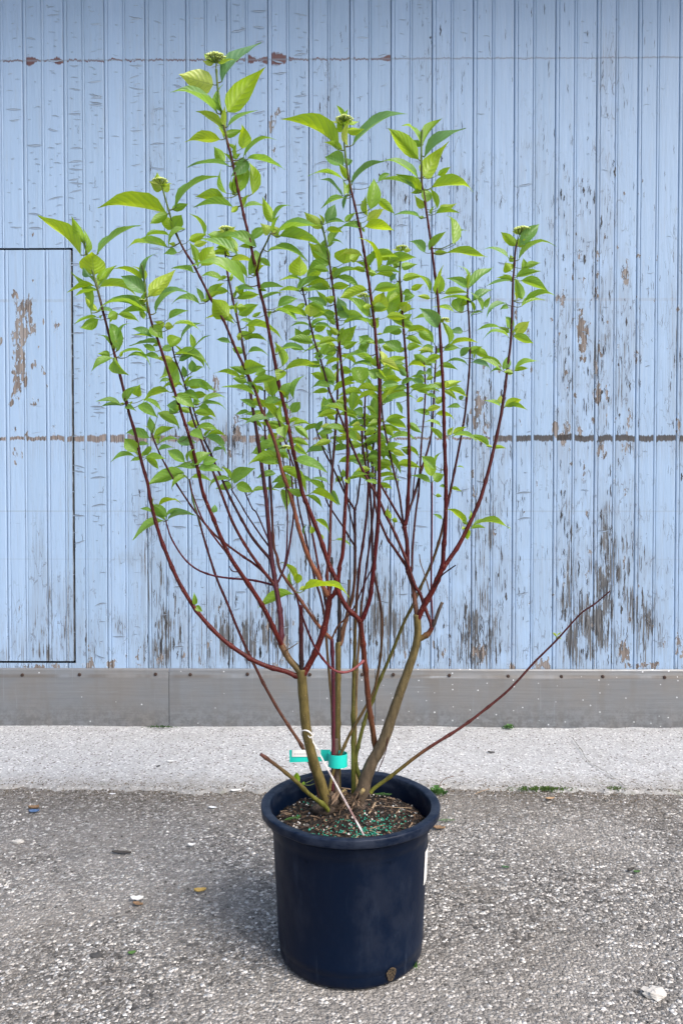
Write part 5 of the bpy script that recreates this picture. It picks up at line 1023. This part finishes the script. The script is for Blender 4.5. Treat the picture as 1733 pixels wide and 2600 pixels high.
# torn papery bark
mb = MB()
for _ in range(60):
    px, py = rs.uniform(828, 915), rs.uniform(2010, 2068); Y = PY + B - rs.uniform(.03, .055); p = at(px, py, Y); L = rs.uniform(.006, .02); a = rs.uniform(-1, 1.4); d = Vector((math.cos(a), rs.uniform(-.4, .4), math.sin(a))) * L; s_ = Vector((-math.sin(a), 0, math.cos(a))) * rs.uniform(.0015, .0045)
    mb.add([p - d, p + s_ - Vector((0, .004, 0)), p + d, p - s_], [(0, 1, 2, 3)])
mb.build('bark_scrap', simple('torn_bark', (.20, .135, .09), .9, var=.35, scale=90), SHRUB, smooth=False)

# ---------------------------------------------------------------- string and labels
M_STR = simple('white_string', (.70, .69, .66), .7, var=.08, scale=300)
def t1(py):
    q = min(done['T1']['px'], key=lambda t: abs(t[1] - py)); return q
q = t1(1866); Yt = q[2]; tc = at(q[0], 1866, Yt); tr_ = 12.8 * pxm(Yt)
STRG = empty('string_tie', tc, 'white string knotted round the olive trunk, with a narrow slip slanting to the pot rim', 'string')
mb = MB(); ring = []
for k in range(25):
    a = 2 * math.pi * k / 24
    ring.append(tc + Vector((math.cos(a) * (tr_ + .0012), math.sin(a) * (tr_ + .0012), .006 * math.cos(a + 2.4) - .0105 * math.sin(a))))
tube(mb, ring, [.0011] * 25, 6, False)
ring2 = [p + Vector((0, 0, -.006 + .010 * (k / 24))) for k, p in enumerate(ring)]
tube(mb, ring2, [.0010] * 25, 6, False)
Yk = Yt - .02
k1, k2 = at(790, 1872, Yk), at(803, 1900, Yk - .005)
tube(mb, [at(782, 1868, Yk), at(787, 1874, Yk - .004), k1, at(796, 1885, Yk), k2], [.0011] * 5, 6)
tube(mb, [at(798, 1862, Yk), at(793, 1870, Yk - .004), at(794, 1884, Yk - .004), k2], [.0010] * 4, 6)
ball(mb, k1, .0026); ball(mb, k2, .0032); ball(mb, k2 + Vector((.004, 0, -.001)), .002)
mb.build('loop', M_STR, STRG)
g = G('label_slip'); c = g.co(); n = g.noise(g.sc(c, 1, 1, 1), 14, 3)
M_SLIP = g.end(g.pbr(g.mix(g.step(n, .42, .58), (.60, .57, .55), (.27, .16, .145)), .45))
a, b = k2, at(924, 2121, PY - .196)
mb = MB(); ax = (b - a).normalized(); sx = ax.cross(Vector((0, 1, 0))).normalized(); sy = ax.cross(sx); V = []
for t in (0, .08, .3, .6, .9, 1.0):
    p = a + (b - a) * t; hw = .0009 if t < .05 else .0014; hd = .0012 if t < .05 else (.0028 if t < .95 else .001)
    V += [p + sx * hw + sy * hd, p - sx * hw + sy * hd, p - sx * hw - sy * hd, p + sx * hw - sy * hd]
mb.add(V, [(i * 4 + k, i * 4 + (k + 1) % 4, i * 4 + 4 + (k + 1) % 4, i * 4 + 4 + k) for i in range(5) for k in range(4)] + [(3, 2, 1, 0), (20, 21, 22, 23)])
mb.build('slip', M_SLIP, STRG, smooth=False)
# turquoise wrap label
M_TURQ = simple('turquoise_plastic', (.015, .56, .47), .4, var=.04)
Yl = PY + .06; lc = at(857, 1928, Yl); rl = 25 * pxm(Yl)
LAB = empty('plant_label', lc, 'turquoise plastic loop label wrapped round a stem stub, its tail pointing left', 'plant label')
mb = MB(); top, bot = 16 * pxm(Yl), -17 * pxm(Yl); V = []; n = 40
for k in range(n + 1):
    a = 2 * math.pi * k / n; x, y = lc.x + math.cos(a) * rl * .98, lc.y + math.sin(a) * rl * .8
    V += [(x, y, lc.z + bot), (x, y, lc.z + top)]
Fl = [(2 * k, 2 * k + 2, 2 * k + 3, 2 * k + 1) for k in range(n)]
b0 = len(V)
for t in range(11):                              # tail
    s_ = t / 10; p = at(838 - 103 * s_, 1918 + 2 * s_, Yl + .012 + .01 * math.sin(s_ * 3) - .02 * s_)
    hh_ = (14.8 + 1.2 * s_) * pxm(Yl)
    V += [(p.x, p.y, p.z - hh_), (p.x, p.y, p.z + hh_)]
Fl += [(b0 + 2 * k, b0 + 2 * k + 1, b0 + 2 * k + 3, b0 + 2 * k + 2) for k in range(10)]
mb.add(V, Fl)
o = mb.build('band', M_TURQ, LAB, smooth=False)
m = o.modifiers.new('thickness', 'SOLIDIFY'); m.thickness = .0006
mb = MB(); V = []
for t in range(9):
    s_ = .30 + .66 * t / 8; s_ = (814 - (814 - 741) * t / 8); s2 = (838 - s_) / 103
    p0 = at(s_, 1904, Yl + .012 + .01 * math.sin(s2 * 3) - .02 * s2 - .0018); p1 = at(s_, 1921.5, Yl + .012 + .01 * math.sin(s2 * 3) - .02 * s2 - .0018)
    V += [p1, p0]
mb.add(V, [(2 * k, 2 * k + 1, 2 * k + 3, 2 * k + 2) for k in range(8)])
pap = mb.build('paper_strip', simple('label_paper', (.74, .74, .73), .5, var=.03), LAB)
mb = MB(); rs = random.Random(2)
x = 747
while x < 780:
    wv = rs.uniform(1.5, 4); s2 = (838 - x) / 103; Yp = Yl + .012 + .01 * math.sin(s2 * 3) - .02 * s2 - .0026
    q0, q1 = at(x, 1913.6, Yp), at(x + wv, 1915, Yp)
    mb.add([(q0.x, q0.y, q1.z), (q1.x, q1.y, q1.z), (q1.x, q1.y, q0.z), (q0.x, q0.y, q0.z)], [(0, 1, 2, 3)]); x += wv + rs.uniform(.6, 1.6)
mb.build('faint_print', simple('grey_print', (.33, .35, .36), .6), LAB, smooth=False)
# ================================================================ small things on the ground
def leaf_bit(name, px, py, L, W, ang, curl, mat, label, cat, z=.004, thick=.0, shape='leaf', seed=1, group=None):
    """small curled flake, leaf or stone lying on the ground"""
    p = ground(px, py, z); r = random.Random(seed); mb = MB(); V = []; n, m = 9, 6
    for i in range(n):
        u = i / (n - 1)
        hw = (math.sin(math.pi * u ** .8) ** .8 if shape == 'leaf' else (.55 + .45 * math.sin(math.pi * u)) * (1 if 0 < i < n - 1 else .7))
        for j in range(m):
            v = j / (m - 1) * 2 - 1; x = (u - .5) * L; y = v * hw * W / 2 * (1 + .25 * nz(u * 3, v, 2, seed))
            zz = curl * (v * v * .9 + .5 * (u - .5) ** 2 * 4) * W * .5 + curl * .25 * W * nz(u * 4, v * 2, 1.5, seed + 3)
            V.append((p.x + x * math.cos(ang) - y * math.sin(ang), p.y + x * math.sin(ang) + y * math.cos(ang), p.z + max(0, zz) + .0015))
    mb.add(V, [(i * m + j, (i + 1) * m + j, (i + 1) * m + j + 1, i * m + j + 1) for i in range(n - 1) for j in range(m - 1)])
    o = mb.build(name, mat, None, loc=p); md = o.modifiers.new('thickness', 'SOLIDIFY'); md.thickness = .0012
    return tag(o, label, cat, group)
def stone(name, px, py, r, mat, label, cat, sx=1.0, sz=.6, seed=1, z=0.0):
    p = ground(px, py, z); V = []; mb = MB()
    for j in range(1, 8):
        for k in range(12):
            dv = Vector((math.sin(math.pi * j / 8) * math.cos(k * .5236), math.sin(math.pi * j / 8) * math.sin(k * .5236), math.cos(math.pi * j / 8)))
            s_ = r * (1 + .55 * MN.noise(dv * 1.9 + Vector((seed, 0, 0))) + .15 * MN.noise(dv * 6 + Vector((seed, 3, 0)))); V.append(p + Vector((dv.x * s_ * sx, dv.y * s_ * .8, dv.z * s_ * sz + r * sz * .7)))
    V += [p + Vector((0, 0, r * sz * 1.7)), p + Vector((0, 0, -r * sz * .2))]
    mb.add(V, [(j * 12 + k, (j + 1) * 12 + k, (j + 1) * 12 + (k + 1) % 12, j * 12 + (k + 1) % 12) for j in range(6) for k in range(12)] + [(84, k, (k + 1) % 12) for k in range(12)] + [(85, 72 + (k + 1) % 12, 72 + k) for k in range(12)])
    return tag(mb.build(name, mat, None, loc=p, smooth=False), label, cat)
M_WCHIP = simple('white_chip', (.72, .72, .72), .6, var=.08, scale=80)
M_BLEAF = simple('dead_leaf', (.20, .125, .07), .8, var=.35, scale=90)
M_YLEAF = simple('yellow_leaf', (.48, .33, .10), .7, var=.25, scale=90)
M_DBARK = simple('dark_flake', (.05, .045, .042), .85, var=.4, scale=90)
M_BLUE = simple('blue_paint_chip', (.07, .13, .26), .5, var=.2, scale=80)
M_STONE = simple('pale_stone', (.47, .45, .42), .8, var=.15, scale=60)
leaf_bit('paint_chip', 87, 2062, .035, .022, .1, .5, M_BLUE, 'blue paint chip lying on the asphalt in front of a dry brown leaf', 'paint chip', seed=4)
leaf_bit('dead_leaf', 86, 2053, .036, .018, .2, .9, M_BLEAF, 'dry brown curled leaf on the asphalt just behind the blue chip', 'leaf', seed=5)
leaf_bit('paint_chip', 433, 1933, .027, .014, .05, .1, M_WCHIP, 'white oblong chip lying on the pale concrete strip', 'paint chip', z=.014, shape='chip', seed=6)
leaf_bit('paint_chip', 286, 2016, .022, .010, 0, .1, M_WCHIP, 'white chip on the line where concrete meets asphalt, left of the pot', 'paint chip', z=.004, shape='chip', seed=7)
leaf_bit('paint_chip', 540, 2051, .030, .014, -.25, .3, M_WCHIP, 'pointed white chip on the asphalt between pot and concrete edge', 'paint chip', seed=8)
leaf_bit('paint_chip', 598, 2008, .038, .012, .25, .5, M_WCHIP, 'long pale chip with a dark edge nearest the left side of the pot rim', 'paint chip', seed=9)
leaf_bit('bark_flake', 309, 2166, .062, .015, -.1, .5, M_DBARK, 'long dark bark flake flat on the grey asphalt', 'bark', seed=10)
leaf_bit('paint_chip', 486, 2148, .022, .013, .2, .9, M_WCHIP, 'small curled white flake on the asphalt above the yellow leaf', 'paint chip', seed=11)
leaf_bit('dead_leaf', 508, 2264, .033, .017, .15, .8, M_YLEAF, 'curled yellow leaf on the asphalt left of the pot', 'leaf', seed=12)
leaf_bit('paint_chip', 348, 2286, .034, .016, .1, 1.0, M_WCHIP, 'curled white flake on the asphalt left of the yellow leaf', 'paint chip', seed=13)
leaf_bit('dead_leaf', 350, 2297, .030, .014, -.3, .6, M_BLEAF, 'brown leaf scrap under the edge of the curled white flake', 'leaf', seed=14)
stone('pebble', 1658, 2530, .021, M_STONE, 'pale pebble on the asphalt near the right corner of the photo', 'pebble', 1.35, .5, 3)
stone('pebble', 245, 2428, .011, simple('dark_stone', (.045, .045, .045), .8), 'dark flat stone chip on the asphalt at lower left', 'pebble', 1.5, .35, 5)
stone('pebble', 48, 2140, .013, M_STONE, 'white lumpy pebble on the asphalt at the left edge', 'pebble', 1.4, .5, 8)
leaf_bit('bark_flake', 1246, 1911, .030, .013, -.3, .5, M_DBARK, 'dark flake lying on the concrete strip right of the shrub', 'bark', z=.014, seed=15)
leaf_bit('dead_leaf', 1112, 2104, .045, .020, -.2, .6, M_BLEAF, 'flat brown leaf on the asphalt beside the right edge of the pot', 'leaf', seed=16)
leaf_bit('paint_chip', 1270, 2000, .040, .009, .3, .4, simple('straw_chip', (.50, .42, .30), .8), 'pale straw-coloured splinter at the edge of the concrete, right of the pot', 'splinter', seed=17)
leaf_bit('dead_leaf', 1395, 2029, .035, .014, .2, .6, simple('tan_leaf', (.36, .24, .14), .8), 'tan leaf on the asphalt in front of the larger moss tuft', 'leaf', seed=18)
leaf_bit('bark_flake', 402, 1946, .016, .010, .6, .4, M_DBARK, 'tiny dark flake on the concrete, left of the white oblong chip', 'bark', z=.014, seed=19)
leaf_bit('dead_leaf', 1600, 2210, .026, .012, .5, .7, M_DBARK, 'small dark leaf curled on the asphalt at the right', 'leaf', seed=20)
leaf_bit('leaf_scrap', 1615, 2215, .020, .010, .1, .6, simple('green_scrap', (.05, .12, .03), .7), 'green leaf scrap on the asphalt beside the small dark leaf at the right', 'leaf', seed=21)
leaf_bit('leaf_scrap', 1282, 2203, .022, .010, -.2, .5, simple('dull_green_scrap', (.04, .10, .04), .7), 'dull green scrap on the asphalt right of the pot', 'leaf', seed=22)
leaf_bit('leaf_scrap', 335, 2421, .018, .010, .4, .6, simple('grass_scrap', (.06, .14, .03), .7), 'green scrap on the asphalt in the shade left of the pot', 'leaf', seed=23)

M_MOSS = simple('moss_green', (.075, .14, .022), .85, var=.4, scale=200)
M_WEED = simple('weed_green', (.060, .15, .030), .6, var=.25, scale=120)
def tuft(name, px, py, w_, d_, h, n, mat, label, cat, z=.004, seed=1, leafy=False):
    p = ground(px, py, z); r = random.Random(seed); mb = MB()
    for _ in range(n):
        q = r.gauss(0, .4), r.gauss(0, .4); x, y = p.x + q[0] * w_, p.y + q[1] * d_
        hh = h * r.uniform(.4, 1) * math.exp(-(q[0] ** 2 + q[1] ** 2)); a = r.random() * 6.28; l = hh * r.uniform(.3, 1.2); wd = (hh * r.uniform(.25, .5) if leafy else hh * r.uniform(.08, .2)) + .0006
        dx, dy = math.cos(a), math.sin(a); s = Vector((-dy, dx, 0)) * wd; b = Vector((x, y, p.z)); mth = b + Vector((dx * l * .5, dy * l * .5, hh)); e = b + Vector((dx * l, dy * l, hh * r.uniform(.6, 1.1)))
        mb.add([b, mth + s, e, mth - s], [(0, 1, 2), (0, 2, 3)])
    return tag(mb.build(name, mat, None, smooth=False, loc=p), label, cat)
tuft('moss', 1374, 2006, .16, .035, .014, 420, M_MOSS, 'wide low tuft of moss and weeds on the concrete edge right of the pot', 'moss', seed=1)
tuft('moss', 1562, 2005, .06, .025, .012, 160, M_MOSS, 'small moss tuft on the concrete edge farthest to the right', 'moss', seed=2)
tuft('weed', 1110, 2016, .035, .02, .03, 46, M_WEED, 'small weed with a dry bent stalk just behind the right side of the pot', 'weed', seed=3, leafy=True)
tuft('weed', 1288, 1850, .035, .012, .022, 50, M_WEED, 'tiny weed sprouting where the kick plate meets the concrete', 'weed', z=.012, seed=4, leafy=True)
tuft('grass_tuft', 410, 1848, .11, .008, .014, 110, simple('grass_dark', (.035, .085, .02), .7), 'low line of dark grass under the kick plate at the left', 'grass', z=.012, seed=5)
tuft('weed', 1053, 2455, .014, .01, .014, 14, M_WEED, 'tiny sprout in the asphalt at the foot of the pot, right side', 'weed', seed=6, leafy=True)
mb = MB(); tube(mb, catmull([tuple(ground(1112, 2016, .002)), tuple(at(1116, 1992, ground(1112, 2016).y)), tuple(at(1128, 1978, ground(1112, 2016).y)), tuple(at(1152, 1970, ground(1112, 2016).y))], 5), [.0011] * 16, 5, True, 0, col=[BRN] * 16)
o = mb.build('dry_stalk', M_STEM, bpy.data.objects['weed'], loc=ground(1112, 2016))
def sprig(px, py, L, ang, z, label, seed, where='ground', Y=None):
    p = ground(px, py, z); mb = MB(); r = random.Random(seed); d = Vector((math.cos(ang), math.sin(ang), .08))
    tube(mb, [p, p + d * L * .5 + Vector((0, 0, .003)), p + d * L], [.0009, .0008, .0004], 5, True)
    for k in range(9):
        t = (k + 1) / 10
        for s_ in (-1, 1):
            a = ang + s_ * r.uniform(.6, .9); l = L * .38 * (1 - t * .6); b = p + d * L * t; e = b + Vector((math.cos(a), math.sin(a), r.uniform(0, .2))) * l; w_ = Vector((-math.sin(a), math.cos(a), 0)) * .0012
            mb.add([b, (b + e) / 2 + w_, e, (b + e) / 2 - w_], [(0, 1, 2, 3)])
    return tag(mb.build('conifer_sprig', M_WEED, None, smooth=False, loc=p), label, 'sprig')
sprig(1112, 2083, .055, -.1, .006, 'green conifer sprig on the asphalt right of the pot', 1)
sprig(950, 2016, .045, -.25, SZ + .012, 'green conifer sprig on the soil to the right of the thick trunk', 2)
sprig(722, 2082, .030, .4, SZ + .004, 'small conifer sprig on the soil by the left of the pot rim', 3)
sprig(752, 2080, .022, 1.2, SZ + .004, 'tiny upright conifer sprig on the soil, next to the one by the left rim', 4)
M_TWIG = simple('dry_twig', (.27, .19, .12), .85, var=.25, scale=90)
def twig(pts, r, label, z):
    P = [ground(px, py, z + dz) for px, py, dz in pts]; mb = MB(); cc = catmull([tuple(q) for q in P], 5); tube(mb, cc, [r] * len(cc), 6, True)
    return tag(mb.build('dry_twig', M_TWIG, None, loc=P[0]), label, 'twig')
twig([(930, 2072, .006), (940, 2060, .010), (952, 2038, .012)], .0028, 'short thick dry twig on the soil in front of the thick trunk', SZ)
twig([(955, 2043, .004), (990, 2049, .006), (1045, 2052, .004)], .0011, 'long thin dry twig lying on the soil towards the right rim', SZ)
twig([(928, 2035, .008), (945, 2055, .008), (956, 2063, .006)], .0015, 'thin dry twig crossing under the short thick one on the soil', SZ)
twig([(832, 2003, .012), (845, 1998, .018), (890, 2004, .016)], .0016, 'pale dry twig lying across the soil behind the root crown', SZ)
twig([(780, 1980, .012), (788, 1990, .008), (795, 1996, .006)], .0012, 'small reddish twig standing in the soil left of the olive trunk', SZ)
twig([(1205, 2016, .003), (1225, 2008, .004), (1243, 2003, .003)], .0013, 'thin dry twig on the edge of the concrete, right of the weed', .003)

# hairline crack in the concrete
mb = MB(); rs = random.Random(4); P = [(1452, 1872), (1462, 1888), (1475, 1905), (1490, 1930), (1508, 1942), (1540, 1962), (1572, 1985), (1590, 1997)]
cc = catmull([(a, b) for a, b in P], 6); V = []
for k, (a, b) in enumerate(cc):
    q = ground(a + rs.uniform(-1.5, 1.5), b + rs.uniform(-1, 1), .0185); wd = rs.uniform(.0008, .0022); V += [(q.x - wd, q.y, q.z), (q.x + wd, q.y + wd, q.z)]
mb.add(V, [(2 * k, 2 * k + 1, 2 * k + 3, 2 * k + 2) for k in range(len(cc) - 1)])
o = mb.build('hairline_crack', simple('crack_dirt', (.10, .095, .085), .95), None, smooth=False); tag(o, kind='structure')

# loose chippings on top of the asphalt
rs = random.Random(77); mb = MB()
for _ in range(9000):
    y = -1.75 + (EDGE_Y + 1.75) * (rs.random() ** .9); half_ = (y + CAM_D) * .5
    x = rs.uniform(-half_, half_)
    if math.hypot(x - PX, y - PY) < .19: continue
    k = rs.random(); mi = 0 if k < .45 else 1 if k < .75 else 2 if k < .93 else 3
    crumb(mb, x, y, .001, rs.uniform(.0018, .0056), mi, .6, rs)
tag(mb.build('loose_chippings', [simple('chip_grey', (.20, .19, .18), .85, var=.25), simple('chip_pale', (.40, .385, .37), .85, var=.2), simple('chip_dark', (.07, .066, .062), .85, var=.3), simple('chip_white', (.66, .65, .64), .75, var=.1)], None, smooth=False), 'loose grey and white stone chippings strewn over the asphalt', 'chippings', kind='stuff')

# dirt and grit along the line where the concrete ends
rs = random.Random(78); mb = MB()
for _ in range(5200):
    x = rs.uniform(-1.5, 1.5); y = apron_edge(x) + rs.gauss(-.01, .05)
    z = .010 if y > apron_edge(x) + .01 else .001
    if math.hypot(x - PX, y - PY) < .2: continue
    k = rs.random(); crumb(mb, x, y, z, rs.uniform(.0012, .0040), 0 if k < .4 else 1 if k < .7 else 2 if k < .9 else 3, .6, rs)
tag(mb.build('edge_grit', [simple('grit_brown', (.12, .09, .06), .9, var=.4), simple('grit_grey', (.22, .21, .20), .9, var=.3), simple('grit_dark', (.05, .042, .035), .9, var=.3), simple('grit_pale', (.52, .50, .47), .9, var=.2)], None, smooth=False), 'brown grit and crumbs gathered along the edge of the concrete', 'grit', kind='stuff')

# like things share a group
for base, grp in (('paint_chip', 'paint chips scattered on the ground'), ('dead_leaf', 'dead leaves scattered on the ground'), ('bark_flake', 'dark flakes scattered on the ground'), ('leaf_scrap', 'green leaf scraps on the asphalt'), ('pebble', 'pebbles lying on the asphalt'), ('moss', 'moss along the concrete edge'), ('weed', 'small weeds in the ground joints'), ('conifer_sprig', 'green conifer sprigs dropped in pot and on the ground'), ('dry_twig', 'dry twigs on soil and ground')):
    for o in bpy.data.objects:
        if o.parent is None and o.name.split('.')[0] == base: o['group'] = grp
